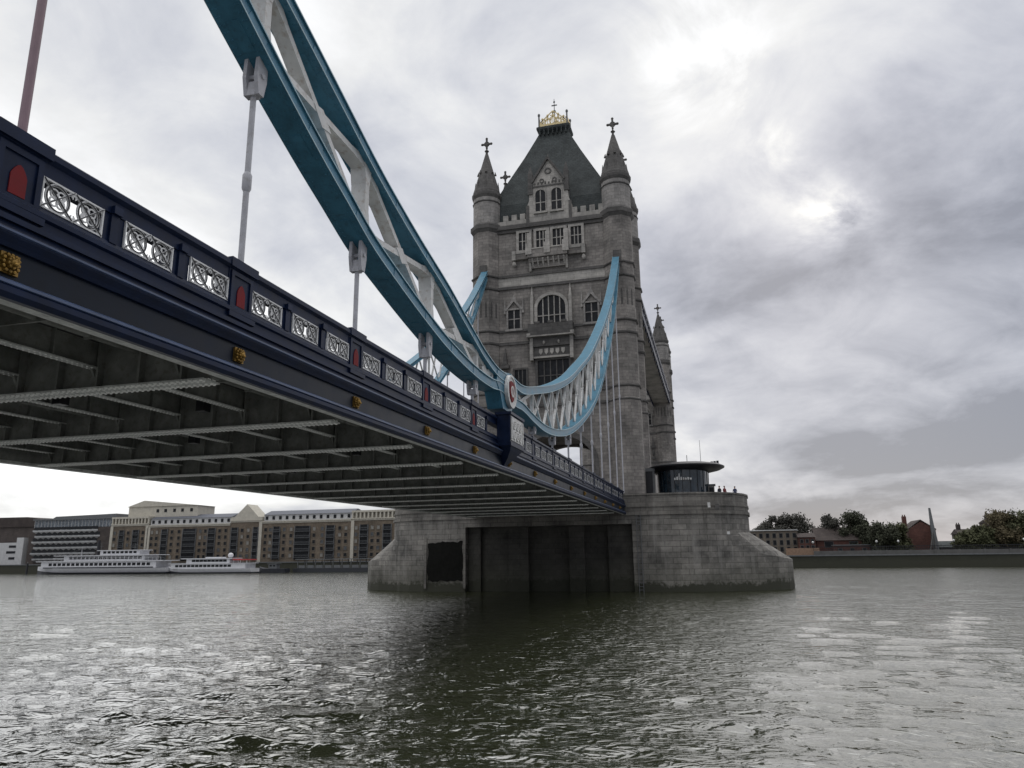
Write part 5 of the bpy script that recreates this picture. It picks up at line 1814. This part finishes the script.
win_row(d1, XZ - 2.8, b2b + 7, b2a - 5, 2.35, 14, 1.2, 0.7)
win_row(d2, XZ - 2.5, b2b + 9, b2a - 11, 3.95, 9, 1.3, 0.7)
m = MB(); m.box(XZ - 2.6, XZ + 2.6, b2b + 1.5, b2b + 6.8, 4.0, 4.35)
m.build("awning", "awning", bt2)
m = MB()
for yy in (b2b + 1.7, b2b + 4, b2b + 6.5):
    m.rod((XZ - 2.5, yy, 3.15), (XZ - 2.5, yy, 4.0), 0.06, n=6); m.rod((XZ + 2.5, yy, 3.15), (XZ + 2.5, yy, 4.0), 0.06, n=6)
m.ball((XZ, b2b + 9.5, 5.6), 0.9, 0.9, 0.8, 10, 6)
m.build("radar_dome", "boat_white", bt2)

bt3 = thing("work_boat", "small low dark work boat moored right of the smaller white boat", "boat", (XQ - 1, 138, 0))
m = MB(); hull(m, XQ - 1, 149 * FQ, 138.5 * FQ, 1.8, -0.3, 1.3, -1); m.build("hull", "boat_dark", bt3)
m = MB(); m.box(XQ - 2, XQ, 142 * FQ, 145 * FQ, 1.3, 2.7); m.box(XQ - 2.2, XQ + 0.2, 141.6 * FQ, 145.4 * FQ, 2.7, 2.85); w_ = m.build("wheelhouse", "lead", bt3)
win_row(w_, XQ - 2.0, 142.2 * FQ, 144.8 * FQ, 2.2, 2, 0.8, 0.5)

pt = thing("pontoon", "long low pontoon with blue edge and pale roof canopy below the warehouses", "pontoon", (XQ + 4, 120, 0))
m = MB(); m.box(XQ + 3, XQ + 8, 100 * FQ, 139 * FQ, -0.4, 1.3); m.build("float", "navy_hull", pt)
m = MB()
for i in range(12):
    yy = (101 + 3.3 * i) * FQ
    m.box(XQ + 3.2, XQ + 3.4, yy, yy + 0.2, 1.3, 3.9)
    m.box(XQ + 7.4, XQ + 7.6, yy, yy + 0.2, 1.3, 3.9)
m.build("canopy_post", "lead", pt)
m = MB(); m.box(XQ + 2.6, XQ + 8.2, 100 * FQ, 138 * FQ, 3.9, 4.15); m.build("canopy", "lead", pt)
m = MB()
for i in range(11):
    yy = (101.3 + 3.3 * i) * FQ
    m.box(XQ + 3.25, XQ + 3.32, yy + 0.3, yy + 2.6, 1.3, 2.2)
m.build("screen_panel", "lead", pt)
for i, yy in enumerate((98, 88, 270, 255)):
    pl = MB(); pl.rod((XQ + 6, yy * FQ, -1), (XQ + 6, yy * FQ, 3.8), 0.35, 0.3, 10); pl.lathe(XQ + 6, yy * FQ, [(0.34, 3.8), (0.1, 4.1)], 10)
    tag(pl.build("mooring_pile", "black"), ("dark mooring pile just left of the pier's left cutwater", "dark mooring pile hidden behind the pier's left cutwater", "dark mooring pile at the far left, before the white building", "dark mooring pile off the bow of the larger white boat")[i], "pile")

# ------------------------------------------------------------------ right bank
FR_ = 1.06
XR = 232 * FR_


def house(name, label, cat, y0, y1, ze, zr, wall, roof, x=0.0, depth=9, gable=False, wins=(), chim=(), zb=3.3, trim=None):
    f = (XR + x) / 232.0
    y0, y1 = y0 * f, y1 * f
    ze, zr = zsc(ze, f), zsc(zr, f)
    X = XR + x
    t = thing(name, label, cat, (X, (y0 + y1) / 2, zb))
    m = MB()
    if gable:
        m.prism([(y0, zb), (y1, zb), (y1, ze), ((y0 + y1) / 2, zr - 0.35), (y0, ze)], mX, X, X + depth)
    else:
        m.box(X, X + depth, y0, y1, zb, ze)
    wo_ = m.build("wall", wall, t)
    r = MB()
    if gable:
        for s, (a, b_) in ((1, (y0, (y0 + y1) / 2)), (-1, (y1, (y0 + y1) / 2))):
            r.loft([[(X + 0.4, a - s * 0.3, ze - 0.15), (X + depth, a - s * 0.3, ze - 0.15), (X + depth, b_, zr), (X + 0.4, b_, zr)], [(X + 0.4, a - s * 0.3, ze + 0.1), (X + depth, a - s * 0.3, ze + 0.1), (X + depth, b_, zr + 0.25), (X + 0.4, b_, zr + 0.25)]])
    elif zr > ze + 0.2:
        r.prism([(X - 0.4, ze + 0.003), (X + depth + 0.4, ze + 0.003), (X + depth / 2, zr)], mY, y0 - 0.3, y1 + 0.3)
    else:
        r.box(X - 0.3, X + depth, y0 - 0.1, y1 + 0.1, ze + 0.003, ze + 0.3)
    ro_ = r.build("roof", roof, t)
    for c in chim:
        q = MB(); yy = c * f
        q.box(X + depth / 2 - 0.6, X + depth / 2 + 0.6, yy - 0.55, yy + 0.55, min(ze, zr) - 0.2, max(zr, ze) + 1.5)
        for i in (-0.3, 0.3):
            q.rod((X + depth / 2, yy + i, max(zr, ze) + 1.5), (X + depth / 2, yy + i, max(zr, ze) + 2.0), 0.16, n=8)
        q.build("chimney", wall, ro_)
    for (n, z, w_, h_) in wins:
        fm = MB(); fm.ring([(-w_ / 2 - 0.12, -h_ / 2 - 0.12), (w_ / 2 + 0.12, -h_ / 2 - 0.12), (w_ / 2 + 0.12, h_ / 2 + 0.12), (-w_ / 2 - 0.12, h_ / 2 + 0.12)], [(-w_ / 2, -h_ / 2), (w_ / 2, -h_ / 2), (w_ / 2, h_ / 2), (-w_ / 2, h_ / 2)], mX, -0.12, 0.04)
        d = fm.data("window", MT[trim or "paleconc"])
        pn = MB(); pn.box(-0.05, 0.03, -w_ / 2, w_ / 2, -h_ / 2, h_ / 2); d2_ = pn.data("pane", MT["glass"])
        for i in range(n):
            at = (X, y0 + (y1 - y0) * (i + 0.5) / n, zsc(z, f))
            o = inst("window", d, t, at); inst("pane", d2_, o, at)
    return t


house("terrace_house", "pale brick terrace with white window surrounds, just right of the pier's right cutwater", "house", -22.6, -6, 10.6, 11.0, "palebrick", "lead", x=6, wins=((9, 9.2, 0.9, 1.3), (9, 7.2, 0.9, 1.4), (9, 5.3, 0.9, 1.3)))
house("brick_house", "low red brick building with white windows beside the pale terrace", "house", -27.2, -22.8, 8.6, 9.9, "redbrick", "tile", x=2, wins=((3, 7.5, 0.8, 1.0), (3, 5.8, 0.8, 1.0)))
hd = MB(); hd.box(238.5, 239, -28.0 * 1.03, -19 * 1.03, 3.3, 5.6); tag(hd.build("hoarding", "orange"), "orange-tan timber hoarding at the quay edge below the red brick building", "hoarding")
house("brick_house", "broad red brick building with dark tiled roof left of the tree clump", "house", -40.5, -27.5, 7.6, 11.4, "redbrick", "tile", x=9, wins=((2, 6.5, 2.4, 1.6),), chim=(-40.0,), depth=12)
house("annexe_building", "low dull red brick annexe in front of the dark-roofed red building", "house", -41.5, -32, 6.1, 6.2, "redbrick", "lead", x=3, depth=5, wins=((3, 5.0, 1.0, 0.7),))
house("cottage", "small cottage with white gables between the tree clump and the dark trees", "house", -42.2, -37.8, 6.6, 8.3, "offwhite", "tile", x=14, wins=((2, 7.0, 0.8, 0.9),))
house("brick_house", "tall red brick house with pointed gable left of the slim spire", "house", -58.6, -51.8, 10.2, 12.7, "redbrick", "tile", x=2, gable=True, chim=(-52.2,), depth=12)
house("hall", "low hall with dark slate roof just right of the slim spire", "building", -66.5, -59.2, 5.3, 7.0, "darkbrick", "slate", x=8)
house("brick_house", "dark brown house with flat-topped roof behind the right-hand bushes", "house", -69.0, -64.5, 8.8, 10.2, "darkbrick", "tile", x=20, chim=(-65.3,))
house("terrace_house", "long dark brown terrace with a row of chimneys behind the far right trees", "house", -100, -72.0, 11.8, 12.6, "darkbrick", "tile", x=30, chim=(-72.8, -75.0, -77.2, -79.2, -81.5, -84), depth=10)
house("shed", "low dark shed roof above the embankment between the trees and red gabled house", "shed", -51.6, -42, 6.6, 7.6, "darkbrick", "tile", x=26)

spd = thing("spire_sculpture", "slim dark tapering spire with pale base rising beside the red gabled house", "monument", (XR + 1, -62, 3.3))
m = MB(); m.loft([[(XR + 1 + a * w_, -61.6 + b_ * w_ + o_, z) for a, b_ in ((-1, -1), (1, -1), (1, 1), (-1, 1))] for w_, o_, z in ((0.8, -0.3, 3.3), (0.62, -0.1, 8.0), (0.42, 0.05, 12.0), (0.24, 0.15, 16.8))])
m.build("shaft", "lead", spd)
m = MB(); m.prism([(-60.9, 3.3), (-61.5, 3.3), (-61.2, 9.8)], mX, XR - 1.2, XR - 0.5); m.prism([(-59.4, 3.3), (-59.9, 3.3), (-60.9, 9.4)], mX, XR - 1.25, XR - 0.55); m.build("pale_buttress", "paleconc", spd)

# lamp posts along the embankment
lm = MB(); lm.rod((0, 0, 0), (0, 0, 3.6), 0.07, 0.05, 8); lm.lathe(0, 0, [(0.2, 0), (0.2, 0.3), (0.08, 0.5)], 8)
lp_me = lm.data("post", MT["black"])
gm = MB(); gm.ball((0, 0, 3.9), 0.32, 0.32, 0.36, 10, 6)
gl_me = gm.data("lamp_globe", MT["white"], smooth=True)
for y_, lab in ((-26.6, "embankment lamp in front of the low red brick building by the hoarding"), (-43.4, "embankment lamp before the small white-gabled cottage"), (-49.0, "embankment lamp before the dark trees left of the red gabled house"), (-62.9, "embankment lamp just right of the slim spire"), (-79.9, "embankment lamp at the far right before the big brownish trees")):
    t = thing("street_lamp", "white globe " + lab, "lamp", (237.5, y_ * 1.02, 3.3), "globe lamps on the embankment")
    inst("post", lp_me, t, (237.5, y_ * 1.02, 3.3)); inst("lamp_globe", gl_me, t, (237.5, y_ * 1.02, 3.3))

# ------------------------------------------------------------------ trees
def leaf_mat(name, c):
    k = NT(name)
    i = k.n("ShaderNodeObjectInfo")
    n1 = k.noise(0.5, 4, 0.6, k.pos())
    n2 = k.noise(4.0, 3, 0.6, k.pos())
    a = k.ramp(n1, [(0.3, tuple(x * 0.55 for x in c)), (0.7, tuple(x * 1.35 for x in c))])
    k.base(k.mix(0.5, a, k.ramp(n2, [(0.3, (0.5, 0.5, 0.5)), (0.7, (1.4, 1.4, 1.4))]), "MULTIPLY"))
    k.set(0.8, 0, 0.2)
    return k.m


LEAF = {"green": leaf_mat("leaves_green", (0.066, 0.070, 0.036)), "dark": leaf_mat("leaves_dark", (0.048, 0.052, 0.034)), "rust": leaf_mat("leaves_autumn", (0.085, 0.070, 0.040)), "grey": leaf_mat("leaves_grey", (0.062, 0.060, 0.052))}


def tree(label, x, y, z, h, w, leaf, dens=1.0, seed=0, low=0.25):
    r = random.Random(seed)
    t = thing("tree", label, "tree", (x, y, z), "trees on the right bank")
    m = MB()
    th = h * 0.5
    m.rod((x, y, z), (x + r.uniform(-.2, .2), y, z + th), 0.035 * h, 0.02 * h, 8)
    cl = []
    n = int(15 * dens) + 6
    for i in range(n):
        a = r.uniform(0, 2 * PI)
        q = math.sqrt(r.random()) * 0.72
        zz = r.uniform(low, 0.92)
        env = math.sin(PI * min(1, max(0.08, (zz - low * 0.6) / (1.02 - low * 0.6)))) ** 0.6
        c = Vector((x + math.cos(a) * q * w / 2 * env, y + math.sin(a) * q * w / 2 * env, z + h * zz))
        cl.append((c, w * r.uniform(0.13, 0.24)))
        if i % 2 == 0:
            m.rod((x, y, z + th * r.uniform(0.5, 0.95)), c, 0.012 * h, 0.004 * h, 5)
    m.build("trunk", "bark", t)
    f = MB()
    for c, rad in cl:
        for _ in range(int(230 * dens)):
            d = Vector((r.gauss(0, 1), r.gauss(0, 1), r.gauss(0, 0.85))).normalized() * rad * (r.random() ** 0.35) * r.uniform(0.7, 1.2)
            p = c + d
            s = r.uniform(0.18, 0.40)
            u = Vector((r.gauss(0, 1), r.gauss(0, 1), r.gauss(0, 1))).normalized()
            v = u.orthogonal().normalized()
            o = len(f.v)
            f.v += [tuple(p + u * s), tuple(p + v * s * 0.7), tuple(p - u * s), tuple(p - v * s * 0.7)]
            f.f.append((o, o + 1, o + 2, o + 3))
    me = bpy.data.meshes.new("crown")
    me.from_pydata([(a - x, b_ - y, c - z) for a, b_, c in f.v], [], f.f)
    me.materials.append(LEAF[leaf])
    inst("crown", me, t, (x, y, z))


T = [
    ("rounded grey-green tree behind the left end of the pale terrace", -13.5, 262, 12.6, 6, "grey", 1),
    ("taller bare-looking tree rising above the middle of the pale terrace", -17.5, 262, 14.2, 7, "grey", 2),
    ("broad grey-green tree behind the right end of the pale terrace", -22.0, 264, 13.8, 8, "grey", 3),
    ("thin grey tree behind the dark-roofed red building", -31.5, 262, 13.6, 7, "grey", 4),
    ("round green tree, tallest of the clump right of the dark-roofed red building", -37.5, 258, 14.3, 7, "dark", 5),
    ("lower green tree at the right of the clump above the white-gabled cottage", -41.0, 257, 12.2, 6, "dark", 6),
    ("dark green tree just right of the white-gabled cottage", -45.5, 246, 10.9, 9, "dark", 7),
    ("olive green tree between the dark tree and the red gabled house", -49.6, 247, 10.5, 8, "green", 8),
    ("low green bush right of the slim spire", -66.0, 243, 8.6, 7, "green", 9),
    ("rounded bush left of the big brownish trees", -70.0, 244, 9.8, 7, "green", 10),
    ("large olive brown tree at the left of the far right group", -75.0, 247, 13.0, 10, "rust", 11),
    ("large green tree in the middle of the far right group", -79.5, 246, 12.9, 9, "green", 12),
    ("large russet tree at the right edge of the photo's far bank", -85.5, 247, 13.0, 9, "rust", 13),
    ("green tree beyond the right edge of the far right group", -92.5, 248, 13, 10, "green", 14),
]
for lab, y, x, zt_, w_, lf, sd in T:
    f = x / 232.0
    tree(lab, x, y * f, 3.3, zsc(zt_ + 0.9, f) - 3.3, w_ * f * 1.25, lf, 1.3, sd, low=0.05 if x < 250 else 0.2)
